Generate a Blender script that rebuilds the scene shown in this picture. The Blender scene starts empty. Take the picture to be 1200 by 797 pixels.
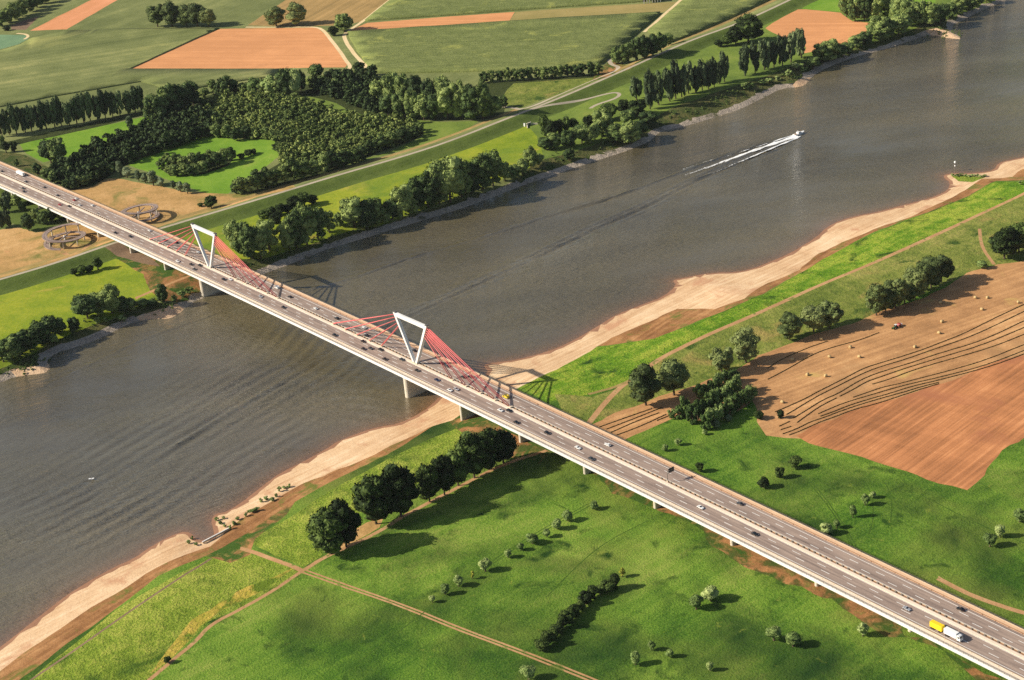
import bpy, bmesh, math, random
import numpy as np
from mathutils import Vector, Matrix
from mathutils.geometry import delaunay_2d_cdt
rng = np.random.default_rng(7)
random.seed(7)
scene = bpy.context.scene
COL = scene.collection
PI = math.pi

# ------------------------------------------------------------------ camera
# world: x along the bridge (far pylon foot x=0, near pylon foot x=287.5), y across it, z=0 the river surface
IW, IH = 1200.0, 797.0
FPX = 2002.106
CAM = np.array([1199.906, -604.184, 494.250 + 22.5])
YAW, PIT, ROL = 2.49395571, 0.4167677, -0.09449079
_f = np.array([math.cos(PIT) * math.cos(YAW), math.cos(PIT) * math.sin(YAW), -math.sin(PIT)])
_r = np.cross(_f, [0, 0, 1.0]); _r /= np.linalg.norm(_r)
_u = np.cross(_r, _f)
_r, _u = math.cos(ROL) * _r + math.sin(ROL) * _u, -math.sin(ROL) * _r + math.cos(ROL) * _u


def proj(P):
    d = np.asarray(P, float) - CAM
    z = d @ _f
    return np.stack([IW / 2 + FPX * (d @ _r) / z, IH / 2 - FPX * (d @ _u) / z], -1)


def unp(q, z):
    q = np.asarray(q, float).reshape(-1, 2)
    d = _f + ((q[:, 0:1] - IW / 2) / FPX) * _r - ((q[:, 1:2] - IH / 2) / FPX) * _u
    t = (np.reshape(z, (-1, 1)) - CAM[2]) / d[:, 2:3]
    return CAM + d * t


cd = bpy.data.cameras.new("camera")
cam = bpy.data.objects.new("camera", cd)
COL.objects.link(cam)
cd.sensor_width = 36.0
cd.lens = FPX / IW * 36.0
cd.clip_start = 1.0
cd.clip_end = 30000.0
m = Matrix(((_r[0], _u[0], -_f[0], CAM[0]), (_r[1], _u[1], -_f[1], CAM[1]), (_r[2], _u[2], -_f[2], CAM[2]), (0, 0, 0, 1)))
cam.matrix_world = m
scene.camera = cam

# ------------------------------------------------------------------ light
SUN_EL, SUN_AZ = math.radians(31.0), math.radians(234.0)   # azimuth of the sun in the xy plane, counter-clockwise from +x
w = bpy.data.worlds.new("World"); scene.world = w; w.use_nodes = True
nt = w.node_tree
sky = nt.nodes.new("ShaderNodeTexSky"); sky.sky_type = 'NISHITA'; sky.sun_disc = False
sky.sun_elevation = SUN_EL
sky.sun_rotation = PI / 2 - SUN_AZ
sky.air_density = 1.0; sky.dust_density = 2.0
nt.links.new(sky.outputs[0], nt.nodes["Background"].inputs[0])
nt.nodes["Background"].inputs[1].default_value = 0.075
sd = bpy.data.lights.new("sun", 'SUN'); sd.energy = 5.0; sd.angle = math.radians(0.5); sd.color = (1.0, 0.91, 0.76)
so = bpy.data.objects.new("sun", sd); COL.objects.link(so)
sv = Vector((math.cos(SUN_EL) * math.cos(SUN_AZ), math.cos(SUN_EL) * math.sin(SUN_AZ), math.sin(SUN_EL)))
so.rotation_euler = sv.to_track_quat('Z', 'Y').to_euler()
so.location = sv * 1000
scene.view_settings.view_transform = 'Standard'
scene.view_settings.look = 'None'
scene.view_settings.gamma = 1.0
scene.view_settings.exposure = 0.42
scene.cycles.max_bounces = 5
scene.cycles.diffuse_bounces = 2
scene.cycles.glossy_bounces = 2
scene.cycles.transparent_max_bounces = 6
scene.cycles.use_denoising = False

# ------------------------------------------------------------------ small helpers
def lin(r, g, b, k=1.0):
    o = []
    for c in (r, g, b):
        c /= 255.0
        o.append((c / 12.92 if c <= 0.04045 else ((c + 0.055) / 1.055) ** 2.4) * k)
    return (*o, 1.0)


def props(o, label=None, cat=None, group=None, kind=None):
    if label: o["label"] = label
    if cat: o["category"] = cat
    if group: o["group"] = group
    if kind: o["kind"] = kind
    return o


def link(name, data, parent=None, loc=None):
    o = bpy.data.objects.new(name, data)
    COL.objects.link(o)
    if parent is not None: o.parent = parent
    if loc is not None: o.location = loc
    return o


def empty(name, loc=(0, 0, 0), rz=0.0):
    o = link(name, None, None, loc); o.rotation_euler = (0, 0, rz)
    o.empty_display_size = 0.5
    return o


def copy_tree(root):
    c = root.copy(); COL.objects.link(c)
    for ch in root.children:
        d = ch.copy(); COL.objects.link(d); d.parent = c
        for g in ch.children:
            e = g.copy(); COL.objects.link(e); e.parent = d
    return c


def mesh_np(name, V, F, mats, smooth=False):
    """V (n,3), F (m,k) numpy -> mesh"""
    me = bpy.data.meshes.new(name)
    V = np.asarray(V, np.float32); F = np.asarray(F, np.int32)
    me.vertices.add(len(V)); me.vertices.foreach_set("co", V.ravel())
    k = F.shape[1]
    me.loops.add(F.size); me.loops.foreach_set("vertex_index", F.ravel())
    me.polygons.add(len(F)); me.polygons.foreach_set("loop_start", np.arange(0, F.size, k, dtype=np.int32))
    me.polygons.foreach_set("loop_total", np.full(len(F), k, np.int32))
    if smooth: me.polygons.foreach_set("use_smooth", np.ones(len(F), bool))
    me.update(calc_edges=True)
    for m_ in (mats if isinstance(mats, (list, tuple)) else [mats]): me.materials.append(m_)
    return me


class MB:
    """collects boxes, tubes and prisms into one mesh"""
    def __init__(s): s.v = []; s.f = []; s.n = 0
    def add(s, V, F):
        V = [tuple(map(float, a)) for a in V]
        s.v += V; s.f += [tuple(i + s.n for i in f) for f in F]; s.n += len(V)
    def box(s, c, d, rz=0.0, taper=1.0):
        cx, cy, cz = c; hx, hy, hz = d[0] / 2, d[1] / 2, d[2] / 2
        ca, sa = math.cos(rz), math.sin(rz); V = []
        for z, t in ((-hz, 1.0), (hz, taper)):
            for x, y in ((-hx, -hy), (hx, -hy), (hx, hy), (-hx, hy)):
                x, y = x * t, y * t
                V.append((cx + ca * x - sa * y, cy + sa * x + ca * y, cz + z))
        s.add(V, [(3, 2, 1, 0), (4, 5, 6, 7), (0, 1, 5, 4), (1, 2, 6, 5), (2, 3, 7, 6), (3, 0, 4, 7)])
    def bar(s, a, b, wy, wn, up=(0, 0, 1)):
        """rectangular bar from a to b; wy along side axis, wn along normal"""
        a, b = Vector(a), Vector(b); d = (b - a).normalized()
        side = d.cross(Vector(up))
        if side.length < 1e-4: side = d.cross(Vector((0, 1, 0)))
        side.normalize(); n = side.cross(d)
        V = []
        for p in (a, b):
            for i, j in ((-1, -1), (1, -1), (1, 1), (-1, 1)): V.append(p + side * (i * wy / 2) + n * (j * wn / 2))
        s.add(V, [(3, 2, 1, 0), (4, 5, 6, 7), (0, 1, 5, 4), (1, 2, 6, 5), (2, 3, 7, 6), (3, 0, 4, 7)])
    def tube(s, pts, r, n=8, caps=True):
        pts = [Vector(p) for p in pts]; k = len(pts)
        rs = r if isinstance(r, (list, tuple)) else [r] * k
        V = []
        for i, p in enumerate(pts):
            d = (pts[min(i + 1, k - 1)] - pts[max(i - 1, 0)]).normalized()
            a = d.cross(Vector((0, 0, 1)))
            if a.length < 1e-3: a = Vector((1, 0, 0))
            a.normalize(); b = a.cross(d)
            for j in range(n):
                t = 2 * PI * j / n
                V.append(p + (a * math.cos(t) + b * math.sin(t)) * rs[i])
        F = [(i * n + j, i * n + (j + 1) % n, (i + 1) * n + (j + 1) % n, (i + 1) * n + j) for i in range(k - 1) for j in range(n)]
        if caps: F += [tuple(range(n - 1, -1, -1)), tuple((k - 1) * n + j for j in range(n))]
        s.add(V, F)
    def prism(s, prof, y0, y1):
        """profile of (x,z) extruded along y"""
        n = len(prof)
        V = [(x, y0, z) for x, z in prof] + [(x, y1, z) for x, z in prof]
        F = [tuple(range(n)), tuple(range(2 * n - 1, n - 1, -1))] + [(i + n, (i + 1) % n + n, (i + 1) % n, i) for i in range(n)]
        s.add(V, F)
    def sweep(s, prof, path):
        """closed profile of (y,z) swept along a list of (x, y, z) points running along x"""
        n = len(prof); V = []
        for (x, y, z) in path:
            V += [(x, y + a, z + b) for a, b in prof]
        k = len(path)
        F = [(i * n + j, (i + 1) * n + j, (i + 1) * n + (j + 1) % n, i * n + (j + 1) % n) for i in range(k - 1) for j in range(n)]
        F += [tuple(range(n)), tuple((k - 1) * n + j for j in range(n - 1, -1, -1))]
        s.add(V, F)
    def mesh(s, name, mats, smooth=False, bevel=0.0):
        me = bpy.data.meshes.new(name)
        me.from_pydata(s.v, [], s.f); me.update()
        bm = bmesh.new(); bm.from_mesh(me); bmesh.ops.recalc_face_normals(bm, faces=bm.faces)
        if bevel > 0:
            bmesh.ops.bevel(bm, geom=[e for e in bm.edges if len(e.link_faces) == 2 and e.calc_face_angle(0) > 0.5], offset=bevel, segments=2, affect='EDGES', profile=0.6)
        bm.to_mesh(me); bm.free()
        if smooth:
            for p in me.polygons: p.use_smooth = True
        for m_ in (mats if isinstance(mats, (list, tuple)) else [mats]): me.materials.append(m_)
        return me
    def obj(s, name, mats, parent=None, smooth=False, bevel=0.0):
        return link(name, s.mesh(name, mats, smooth, bevel), parent)


# ------------------------------------------------------------------ materials
def new_mat(name, rough=0.9, spec=0.2):
    m = bpy.data.materials.new(name); m.use_nodes = True
    b = m.node_tree.nodes["Principled BSDF"]
    b.inputs["Roughness"].default_value = rough
    b.inputs["Specular IOR Level"].default_value = spec
    return m, m.node_tree, b


def N(nt, t, **kw):
    n = nt.nodes.new("ShaderNode" + t)
    for k, v in kw.items():
        if k in n.inputs: n.inputs[k].default_value = v
        else: setattr(n, k, v)
    return n


def math_node(nt, op, a, b=None):
    n = nt.nodes.new("ShaderNodeMath"); n.operation = op
    for i, x in enumerate((a, b)):
        if x is None: continue
        if isinstance(x, (int, float)): n.inputs[i].default_value = x
        else: nt.links.new(x, n.inputs[i])
    return n.outputs[0]


def ramp(nt, fac, stops):
    r = nt.nodes.new("ShaderNodeValToRGB")
    el = r.color_ramp.elements
    while len(el) > len(stops): el.remove(el[-1])
    while len(el) < len(stops): el.new(0.5)
    for e, (p, c) in zip(el, stops): e.position = p; e.color = c
    nt.links.new(fac, r.inputs[0])
    return r.outputs[0]


def pos_node(nt, angle=None, scale=(1, 1, 1)):
    g = nt.nodes.new("ShaderNodeNewGeometry")
    if angle is None and scale == (1, 1, 1): return g.outputs["Position"]
    vr = nt.nodes.new("ShaderNodeVectorRotate"); vr.rotation_type = 'Z_AXIS'
    vr.inputs["Angle"].default_value = -(angle or 0.0)
    nt.links.new(g.outputs["Position"], vr.inputs["Vector"])
    vm = nt.nodes.new("ShaderNodeVectorMath"); vm.operation = 'MULTIPLY'
    vm.inputs[1].default_value = scale
    nt.links.new(vr.outputs[0], vm.inputs[0])
    return vm.outputs[0]


def noise(nt, vec, wavelength, detail=4.0, rough=0.55, dist=0.0):
    n = N(nt, "TexNoise"); n.inputs["Scale"].default_value = 1.0 / wavelength
    n.inputs["Detail"].default_value = detail; n.inputs["Roughness"].default_value = rough
    n.inputs["Distortion"].default_value = dist
    nt.links.new(vec, n.inputs["Vector"])
    return n.outputs["Fac"]


def mix(nt, fac, a, b):
    n = nt.nodes.new("ShaderNodeMix"); n.data_type = 'RGBA'
    if isinstance(fac, (int, float)): n.inputs[0].default_value = fac
    else: nt.links.new(fac, n.inputs[0])
    for i, x in ((6, a), (7, b)):
        if isinstance(x, tuple): n.inputs[i].default_value = x
        else: nt.links.new(x, n.inputs[i])
    return n.outputs[2]


def ground_mat(name, stops, big=120.0, mid=18.0, fine=2.2, wts=(0.4, 0.3, 0.3), bump=0.5, bdist=0.6, patch=None, streak=None, rough=0.95, speck=None):
    """stops: colour ramp of mixed noise; patch=(colour, wavelength, lo, hi): stains with a shape of their own;
    streak=(angle, wavelength across, strength): drill or mowing lines"""
    m, nt, b = new_mat(name, rough, 0.1)
    P = pos_node(nt)
    n1, n2, n3 = noise(nt, P, big, 3), noise(nt, P, mid, 4, 0.6), noise(nt, P, fine, 3, 0.7)
    s = math_node(nt, 'ADD', math_node(nt, 'ADD', math_node(nt, 'MULTIPLY', n1, wts[0]), math_node(nt, 'MULTIPLY', n2, wts[1])), math_node(nt, 'MULTIPLY', n3, wts[2]))
    if streak:
        for ang, wl, st in ([streak] if not isinstance(streak, list) else streak):
            sv_ = noise(nt, pos_node(nt, ang, (0.02, 1.0, 1.0)), wl, 3, 0.6)
            s = math_node(nt, 'ADD', s, math_node(nt, 'MULTIPLY', math_node(nt, 'SUBTRACT', sv_, 0.5), st))
    c = ramp(nt, s, stops)
    for pt in ([patch] if isinstance(patch, tuple) else (patch or [])):
        pc, wl, lo, hi = pt
        pn = N(nt, "MapRange"); pn.inputs[1].default_value = lo; pn.inputs[2].default_value = hi
        nt.links.new(noise(nt, P, wl, 5, 0.6, 0.6), pn.inputs[0])
        c = mix(nt, pn.outputs[0], c, pc)
    if speck:
        sc, wl, lo, hi = speck
        pn = N(nt, "MapRange"); pn.inputs[1].default_value = lo; pn.inputs[2].default_value = hi
        nt.links.new(noise(nt, P, wl, 2, 0.5), pn.inputs[0])
        c = mix(nt, pn.outputs[0], c, sc)
    nt.links.new(c, b.inputs["Base Color"])
    if bump > 0:
        bn = N(nt, "Bump"); bn.inputs["Strength"].default_value = bump; bn.inputs["Distance"].default_value = bdist
        nt.links.new(math_node(nt, 'ADD', n3, math_node(nt, 'MULTIPLY', n2, 1.5)), bn.inputs["Height"])
        nt.links.new(bn.outputs[0], b.inputs["Normal"])
    return m


def plain(name, col, rough=0.6, spec=0.3, var=0.12, wl=3.0, metal=0.0, coords='world'):
    """a solid colour with slight unevenness"""
    m, nt, b = new_mat(name, rough, spec)
    b.inputs["Metallic"].default_value = metal
    if coords == 'world': P = pos_node(nt)
    else: P = N(nt, "TexCoord").outputs["Object"]
    n = noise(nt, P, wl, 5, 0.65)
    d = tuple(c * (1 - var * 1.6) for c in col[:3]) + (1,); l = tuple(min(1, c * (1 + var)) for c in col[:3]) + (1,)
    nt.links.new(ramp(nt, n, [(0.3, d), (0.7, l)]), b.inputs["Base Color"])
    return m
# ------------------------------------------------------------------ river banks and land form (traced on the photo, turned into ground points)
def P2(px, z): return unp(px, z)[:, :2]

BANK_FAR = P2([(1420, -110), (1270, -45), (1180.6, 0), (1154, 10), (1134, 20), (1112, 31.7), (1127, 46.7), (1114, 45.5), (1100, 42), (1087, 41), (1067, 48), (1040, 57), (1017, 63), (1000, 68), (967, 78.5), (948, 91),
    (946, 98), (938, 102), (917, 103.5), (893.5, 115), (867, 128.5), (833, 140), (800, 148.6), (776, 153), (770, 158), (762, 166), (734, 177), (694, 190), (634, 210), (587, 227), (543.6, 243.7), (500, 257),
    (467, 267), (400, 288), (350, 305), (314, 319), (285, 331), (260, 344.5), (230, 351), (214, 360), (211, 367), (202, 373), (185, 373), (167, 375), (147, 381), (117, 396), (90, 406), (67, 413), (56, 421),
    (60, 431), (54, 437), (43, 438.5), (20, 440), (0, 448), (-80, 475), (-250, 540), (-520, 650)], 0.0)
BANK_NEAR = P2([(1500, 60), (1330, 130), (1230, 172), (1200, 184), (1184, 187), (1168, 191), (1163, 199), (1150, 202), (1134, 203.5), (1118, 203), (1107, 205), (1107, 209), (1114, 213.7), (1109, 223.7), (1090, 232), (1067, 238.7), (1034, 247),
    (1007, 252), (987, 257), (969, 266), (957, 279), (927, 296), (897, 309.4), (867, 317.8), (833, 319.4), (805, 325), (788, 328), (793, 334), (777, 348), (750.6, 357.8), (720.5, 369.5), (697, 384.5), (667, 403), (640, 413),
    (607, 422), (570, 427), (566, 431), (571, 437), (555, 448), (530, 460), (514.6, 466), (508, 474), (495, 482.5), (467, 495), (440, 501), (400, 516.4), (377, 531), (347, 546), (320.5, 561), (294, 581), (267, 599.5),
    (250, 602), (246, 610), (250, 620), (254, 628), (241, 634), (230, 632), (222, 625), (210, 623), (180, 638), (157, 653), (133.6, 664.6), (100, 684.6), (67, 704.6), (33, 731), (0, 758), (-60, 802), (-300, 985)], 0.0)


def densify(p, step, jit=0.0, seed=0, closed=False):
    p = np.asarray(p, float)
    if closed: p = np.vstack([p, p[:1]])
    out = []
    for a, b in zip(p[:-1], p[1:]):
        n = max(1, int(np.linalg.norm(b - a) / step))
        t = np.arange(n)[:, None] / n
        out.append(a + (b - a) * t)
    if not closed: out.append(p[-1:])
    q = np.vstack(out)
    if jit > 0:
        g = np.random.default_rng(seed)
        k = len(q)
        nz = g.normal(0, 1, (k, 2)) * 0.7
        sm = g.normal(0, 1, (k, 2))
        ker = np.hanning(9); ker /= ker.sum()
        sm = np.stack([np.convolve(np.r_[sm[-4:, i], sm[:, i], sm[:4, i]], ker, 'valid') for i in (0, 1)], 1) * 3
        d = (nz * 0.5 + sm) * jit
        if not closed: d[0] = 0; d[-1] = 0
        q = q + d
    return q


def smooth_line(p, it=2):
    for _ in range(it):
        q = [p[0]]
        for a, b in zip(p[:-1], p[1:]): q += [a * .75 + b * .25, a * .25 + b * .75]
        q.append(p[-1]); p = np.array(q)
    return p


BANK_FAR = densify(smooth_line(BANK_FAR, 1), 9.0, 0.7, 3)
BANK_NEAR = densify(smooth_line(BANK_NEAR, 1), 9.0, 0.6, 4)
RIVER = np.vstack([BANK_FAR, BANK_NEAR[::-1]])


def dist_line(Q, L):
    """distance from each point to the polyline, and the signed side of the nearest segment"""
    Q = np.asarray(Q, float)
    if len(Q) < 200:
        A, D = L[:-1], L[1:] - L[:-1]; l2 = (D * D).sum(1) + 1e-12; ln = np.sqrt(l2)
        R = Q[:, None, :] - A[None]
        t = np.clip((R * D[None]).sum(2) / l2, 0, 1)
        E = R - t[..., None] * D[None]; dd = (E * E).sum(2); k = dd.argmin(1); i = np.arange(len(Q))
        return np.sqrt(dd[i, k]), np.sign(D[k, 0] * E[i, k, 1] - D[k, 1] * E[i, k, 0]), np.r_[0, np.cumsum(ln)][k] + t[i, k] * ln[k]
    best = np.full(len(Q), 1e18); side = np.zeros(len(Q)); along = np.zeros(len(Q)); acc = 0.0
    for a, b in zip(L[:-1], L[1:]):
        d = b - a; l2 = d @ d + 1e-12; ln = math.sqrt(l2)
        t = np.clip(((Q - a) @ d) / l2, 0, 1)
        e = Q - a - t[:, None] * d
        dd = (e * e).sum(1); mk = dd < best
        best[mk] = dd[mk]
        side[mk] = (d[0] * e[:, 1] - d[1] * e[:, 0])[mk]
        along[mk] = acc + t[mk] * ln
        acc += ln
    return np.sqrt(best), np.sign(side), along


def in_poly(Q, poly):
    lo, hi = poly.min(0), poly.max(0)
    bb = ((Q >= lo) & (Q <= hi)).all(1); out = np.zeros(len(Q), bool)
    if not bb.any(): return out
    Q = Q[bb]; x, y = Q[:, 0], Q[:, 1]; c = np.zeros(len(Q), bool)
    if len(Q) < 60:
        p, q = poly, np.roll(poly, -1, 0)
        k = (p[None, :, 1] > y[:, None]) != (q[None, :, 1] > y[:, None])
        with np.errstate(all='ignore'): xi = (q[:, 0] - p[:, 0])[None] * (y[:, None] - p[None, :, 1]) / (q[:, 1] - p[:, 1])[None] + p[None, :, 0]
        out[bb] = (k & (x[:, None] < xi)).sum(1) % 2 == 1
        return out
    px, py = poly[:, 0], poly[:, 1]; qx, qy = np.roll(px, -1), np.roll(py, -1)
    for ax, ay, bx, by in zip(px, py, qx, qy):
        if ay == by: continue
        k = (ay > y) != (by > y)
        c ^= k & (x < (bx - ax) * (y - ay) / (by - ay) + ax)
    out[bb] = c
    return out


DIKE = P2([(1080, -75), (995, -35), (927, 0), (867, 26.7), (800, 51), (720.5, 87), (667, 110), (607, 134), (533.6, 163.6), (467, 185), (400, 204), (334, 223.7), (267, 243.7), (194, 266), (133.6, 284.5), (67, 307.7), (0, 328), (-120, 362), (-300, 410)], 12.0)
DIKE = densify(smooth_line(DIKE, 2), 12.0)


def sstep(t): t = np.clip(t, 0, 1); return t * t * (3 - 2 * t)


def height(Q):
    Q = np.asarray(Q, float).reshape(-1, 2)
    df, _, _ = dist_line(Q, BANK_FAR); dn, _, _ = dist_line(Q, BANK_NEAR)
    ins = in_poly(Q, RIVER)
    far = df < dn
    hf = 2.6 * np.clip(df / 8.0, 0, 1) + 5.4 * sstep((df - 5) / 26.0)
    hn = 2.4 * np.clip(dn / 45.0, 0, 1) + 5.2 * sstep((dn - 25) / 60.0)
    h = np.where(far, hf, hn)
    dd, _, _ = dist_line(Q, DIKE)
    h = np.where(far, h + 4.0 * (1 - sstep((dd - 5.0) / 17.0)) * sstep((df - 8) / 20), h)
    und = 0.22 * np.sin(Q[:, 0] * 0.021 + 1.7 * np.sin(Q[:, 1] * 0.013)) + 0.18 * np.sin(Q[:, 1] * 0.034 + 0.4)
    h = h + und * sstep((np.minimum(df, dn) - 12) / 30)
    return np.where(ins, -2.5 * np.clip(np.minimum(df, dn) / 15.0, 0, 1), h)


def ground(px):
    """pixels of the photo -> points on the land surface"""
    px = np.asarray(px, float).reshape(-1, 2)
    z = np.full(len(px), 7.8)
    for _ in range(9):
        p = unp(px, z); z = 0.45 * z + 0.55 * height(p[:, :2])
    p = unp(px, z); p[:, 2] = height(p[:, :2])
    return p


def G2(px): return ground(px)[:, :2]


# ------------------------------------------------------------------ ground materials
def ang(a, b):
    """direction on the ground of a line between two photo pixels"""
    p = G2([a, b]); d = p[1] - p[0]; return math.atan2(d[1], d[0])


GREEN = ground_mat("lush_grass", [(0.28, lin(22, 46, 12)), (0.40, lin(46, 78, 23)), (0.50, lin(70, 106, 31)), (0.62, lin(108, 138, 47)), (0.78, lin(150, 158, 76))], 170, 34, 1.2, (0.44, 0.32, 0.40), 0.8, 0.9,
                   patch=[(lin(112, 116, 54), 130.0, 0.50, 0.74), (lin(30, 58, 22), 110.0, 0.48, 0.68), (lin(36, 64, 20), 18.0, 0.58, 0.72), (lin(134, 144, 58), 9.0, 0.66, 0.78)], streak=[(ang((400, 640), (560, 560)), 4.0, 0.16), (ang((900, 640), (1100, 560)), 9.0, 0.10)])
OCHRE = ground_mat("ochre_grass", [(0.30, lin(104, 112, 36)), (0.45, lin(142, 140, 50)), (0.57, lin(174, 154, 66)), (0.72, lin(198, 166, 92))], 40, 9, 1.8, (0.35, 0.4, 0.35), 0.9, 1.0, patch=[(lin(92, 112, 32), 16.0, 0.5, 0.62)])
WETSAND = ground_mat("wet_sand", [(0.3, lin(132, 96, 74)), (0.6, lin(160, 120, 94))], 30, 6, 1.6, (0.35, 0.35, 0.3), 0.2, 0.2, rough=0.6)
HERB = ground_mat("tall_herbs", [(0.30, lin(50, 72, 20)), (0.43, lin(84, 108, 30)), (0.56, lin(118, 138, 44)), (0.72, lin(164, 166, 76))], 70, 9, 1.4, (0.3, 0.32, 0.55), 1.0, 1.3, patch=[(lin(70, 96, 28), 40.0, 0.54, 0.68)])
VIVID = ground_mat("river_meadow", [(0.32, lin(38, 70, 14)), (0.46, lin(70, 108, 22)), (0.58, lin(100, 134, 32)), (0.70, lin(148, 160, 58))], 90, 10, 1.5, (0.4, 0.42, 0.42), 1.0, 1.1, streak=[(ang((700, 440), (960, 315)), 8.0, 0.35)], patch=[(lin(44, 72, 20), 24.0, 0.58, 0.70)])
ROUGH = ground_mat("rough_pasture", [(0.30, lin(66, 82, 34)), (0.45, lin(98, 112, 46)), (0.57, lin(126, 132, 62)), (0.70, lin(160, 150, 86))], 110, 14, 2.2, (0.35, 0.4, 0.3), 0.9, 1.1, patch=[(lin(62, 84, 32), 22.0, 0.55, 0.66), (lin(150, 134, 76), 44.0, 0.58, 0.7)], streak=[(ang((700, 440), (960, 315)), 9.0, 0.2)])
LIME = ground_mat("dike_meadow", [(0.30, lin(84, 108, 30)), (0.45, lin(120, 138, 36)), (0.57, lin(148, 154, 46)), (0.72, lin(168, 150, 76))], 90, 26, 3.0, (0.45, 0.35, 0.25), 0.5, 0.6, patch=[(lin(92, 120, 40), 90.0, 0.48, 0.66), (lin(170, 152, 70), 40.0, 0.62, 0.74)])
LIMEG = ground_mat("upper_dike_meadow", [(0.30, lin(70, 90, 42)), (0.45, lin(92, 112, 48)), (0.58, lin(114, 132, 56)), (0.72, lin(140, 142, 72))], 90, 26, 3.0, (0.45, 0.35, 0.25), 0.5, 0.6)
SLOPE = ground_mat("dike_grass", [(0.30, lin(64, 80, 36)), (0.48, lin(82, 98, 42)), (0.62, lin(96, 110, 50)), (0.74, lin(120, 118, 66))], 110, 16, 2.6, (0.4, 0.3, 0.3), 0.5, 0.6, streak=[(ang((0, 328), (133, 284)), 2.5, 0.25)])
GLADE = ground_mat("glade_grass", [(0.30, lin(84, 118, 36)), (0.48, lin(104, 140, 42)), (0.62, lin(122, 152, 52)), (0.74, lin(146, 154, 74))], 60, 16, 3.0, (0.45, 0.35, 0.25), 0.4, 0.5)
DRY = ground_mat("dry_meadow", [(0.28, lin(118, 104, 58)), (0.44, lin(158, 128, 78)), (0.56, lin(184, 146, 94)), (0.72, lin(208, 170, 118))], 60, 14, 2.4, (0.5, 0.35, 0.25), 0.5, 0.6, patch=[(lin(122, 118, 62), 40.0, 0.52, 0.66), (lin(196, 146, 100), 34.0, 0.6, 0.7)])
FARM = ground_mat("farmland", [(0.30, lin(84, 94, 54)), (0.46, lin(104, 112, 66)), (0.58, lin(122, 128, 78)), (0.72, lin(150, 150, 96))], 240, 34, 2.4, (0.45, 0.35, 0.25), 0.5, 0.6, streak=[(ang((0, 150), (150, 85)), 14.0, 0.3)])
TEAL = ground_mat("beet_leaf", [(0.35, lin(92, 122, 92)), (0.6, lin(118, 146, 108))], 120, 16, 2.2, (0.4, 0.3, 0.3), 0.5, 0.5)
MAIZE = ground_mat("maize", [(0.30, lin(78, 90, 48)), (0.46, lin(102, 112, 62)), (0.60, lin(122, 130, 76)), (0.74, lin(156, 156, 98))], 160, 14, 2.0, (0.3, 0.3, 0.42), 0.9, 1.0, streak=[(ang((450, 62), (700, 50)), 5.0, 0.35)], patch=[(lin(146, 150, 80), 30.0, 0.58, 0.72)])
STRAW = ground_mat("stubble_gold", [(0.30, lin(196, 138, 92)), (0.48, lin(216, 154, 104)), (0.62, lin(224, 166, 116)), (0.75, lin(232, 184, 138))], 130, 20, 2.4, (0.35, 0.25, 0.12), 0.25, 0.25, streak=[(ang((200, 62), (390, 62)), 7.0, 0.6)], patch=[(lin(186, 132, 90), 40.0, 0.62, 0.74)])
STRAW2 = ground_mat("stubble_rose", [(0.30, lin(198, 136, 92)), (0.48, lin(216, 150, 108)), (0.62, lin(224, 162, 120)), (0.75, lin(234, 184, 146))], 130, 20, 2.4, (0.35, 0.25, 0.2), 0.3, 0.3, streak=[(ang((50, 36), (120, 1)), 9.0, 0.4)])
TAN = ground_mat("stubble_tan", [(0.30, lin(142, 118, 74)), (0.5, lin(168, 138, 88)), (0.72, lin(192, 156, 106))], 100, 20, 2.4, (0.35, 0.3, 0.2), 0.4, 0.4, streak=[(ang((405, 29), (455, -1)), 8.0, 0.6)])
OLIVE = ground_mat("olive_stubble", [(0.30, lin(136, 126, 74)), (0.5, lin(156, 140, 88)), (0.72, lin(174, 152, 98))], 100, 20, 2.4, (0.35, 0.3, 0.2), 0.4, 0.4, streak=[(ang((604, 20), (777, 8)), 10.0, 0.3)])
HAYFIELD = ground_mat("mown_hay", [(0.28, lin(128, 96, 64)), (0.44, lin(164, 122, 82)), (0.57, lin(190, 144, 98)), (0.74, lin(220, 176, 124))], 120, 16, 1.3, (0.4, 0.35, 0.32), 0.4, 0.35, streak=[(ang((920, 480), (1100, 415)), 3.6, 0.38), (ang((920, 480), (1100, 415)), 12.0, 0.2)], patch=[(lin(160, 122, 84), 60.0, 0.55, 0.7), (lin(190, 158, 96), 30.0, 0.6, 0.72)])
PLOUGH = ground_mat("harrowed_soil", [(0.24, lin(122, 82, 54)), (0.42, lin(164, 110, 72)), (0.56, lin(192, 130, 86)), (0.74, lin(222, 160, 110))], 120, 30, 1.3, (0.42, 0.34, 0.2), 0.3, 0.25, streak=[(ang((980, 555), (1100, 470)), 3.4, 0.42), (ang((980, 555), (1100, 470)), 1.2, 0.4), (ang((960, 520), (1120, 560)), 10.0, 0.22)], patch=[(lin(166, 108, 76), 60.0, 0.55, 0.68)])
SAND = ground_mat("beach_sand", [(0.26, lin(158, 124, 94)), (0.42, lin(196, 160, 122)), (0.57, lin(216, 184, 146)), (0.74, lin(230, 206, 172))], 70, 12, 1.2, (0.46, 0.3, 0.3), 0.5, 0.4, streak=[(ang((700, 410), (960, 290)), 2.6, 0.5), (ang((30, 745), (250, 620)), 5.0, 0.3)], patch=[(lin(192, 148, 114), 26.0, 0.56, 0.68), (lin(206, 172, 136), 9.0, 0.6, 0.7)])
SILT = ground_mat("dry_silt", [(0.28, lin(104, 72, 44)), (0.44, lin(138, 98, 62)), (0.58, lin(168, 124, 82)), (0.74, lin(194, 152, 104))], 50, 9, 1.3, (0.4, 0.35, 0.25), 0.5, 0.5, patch=[(lin(104, 106, 48), 18.0, 0.54, 0.66)], streak=[(ang((100, 740), (400, 556)), 3.0, 0.45)])
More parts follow.
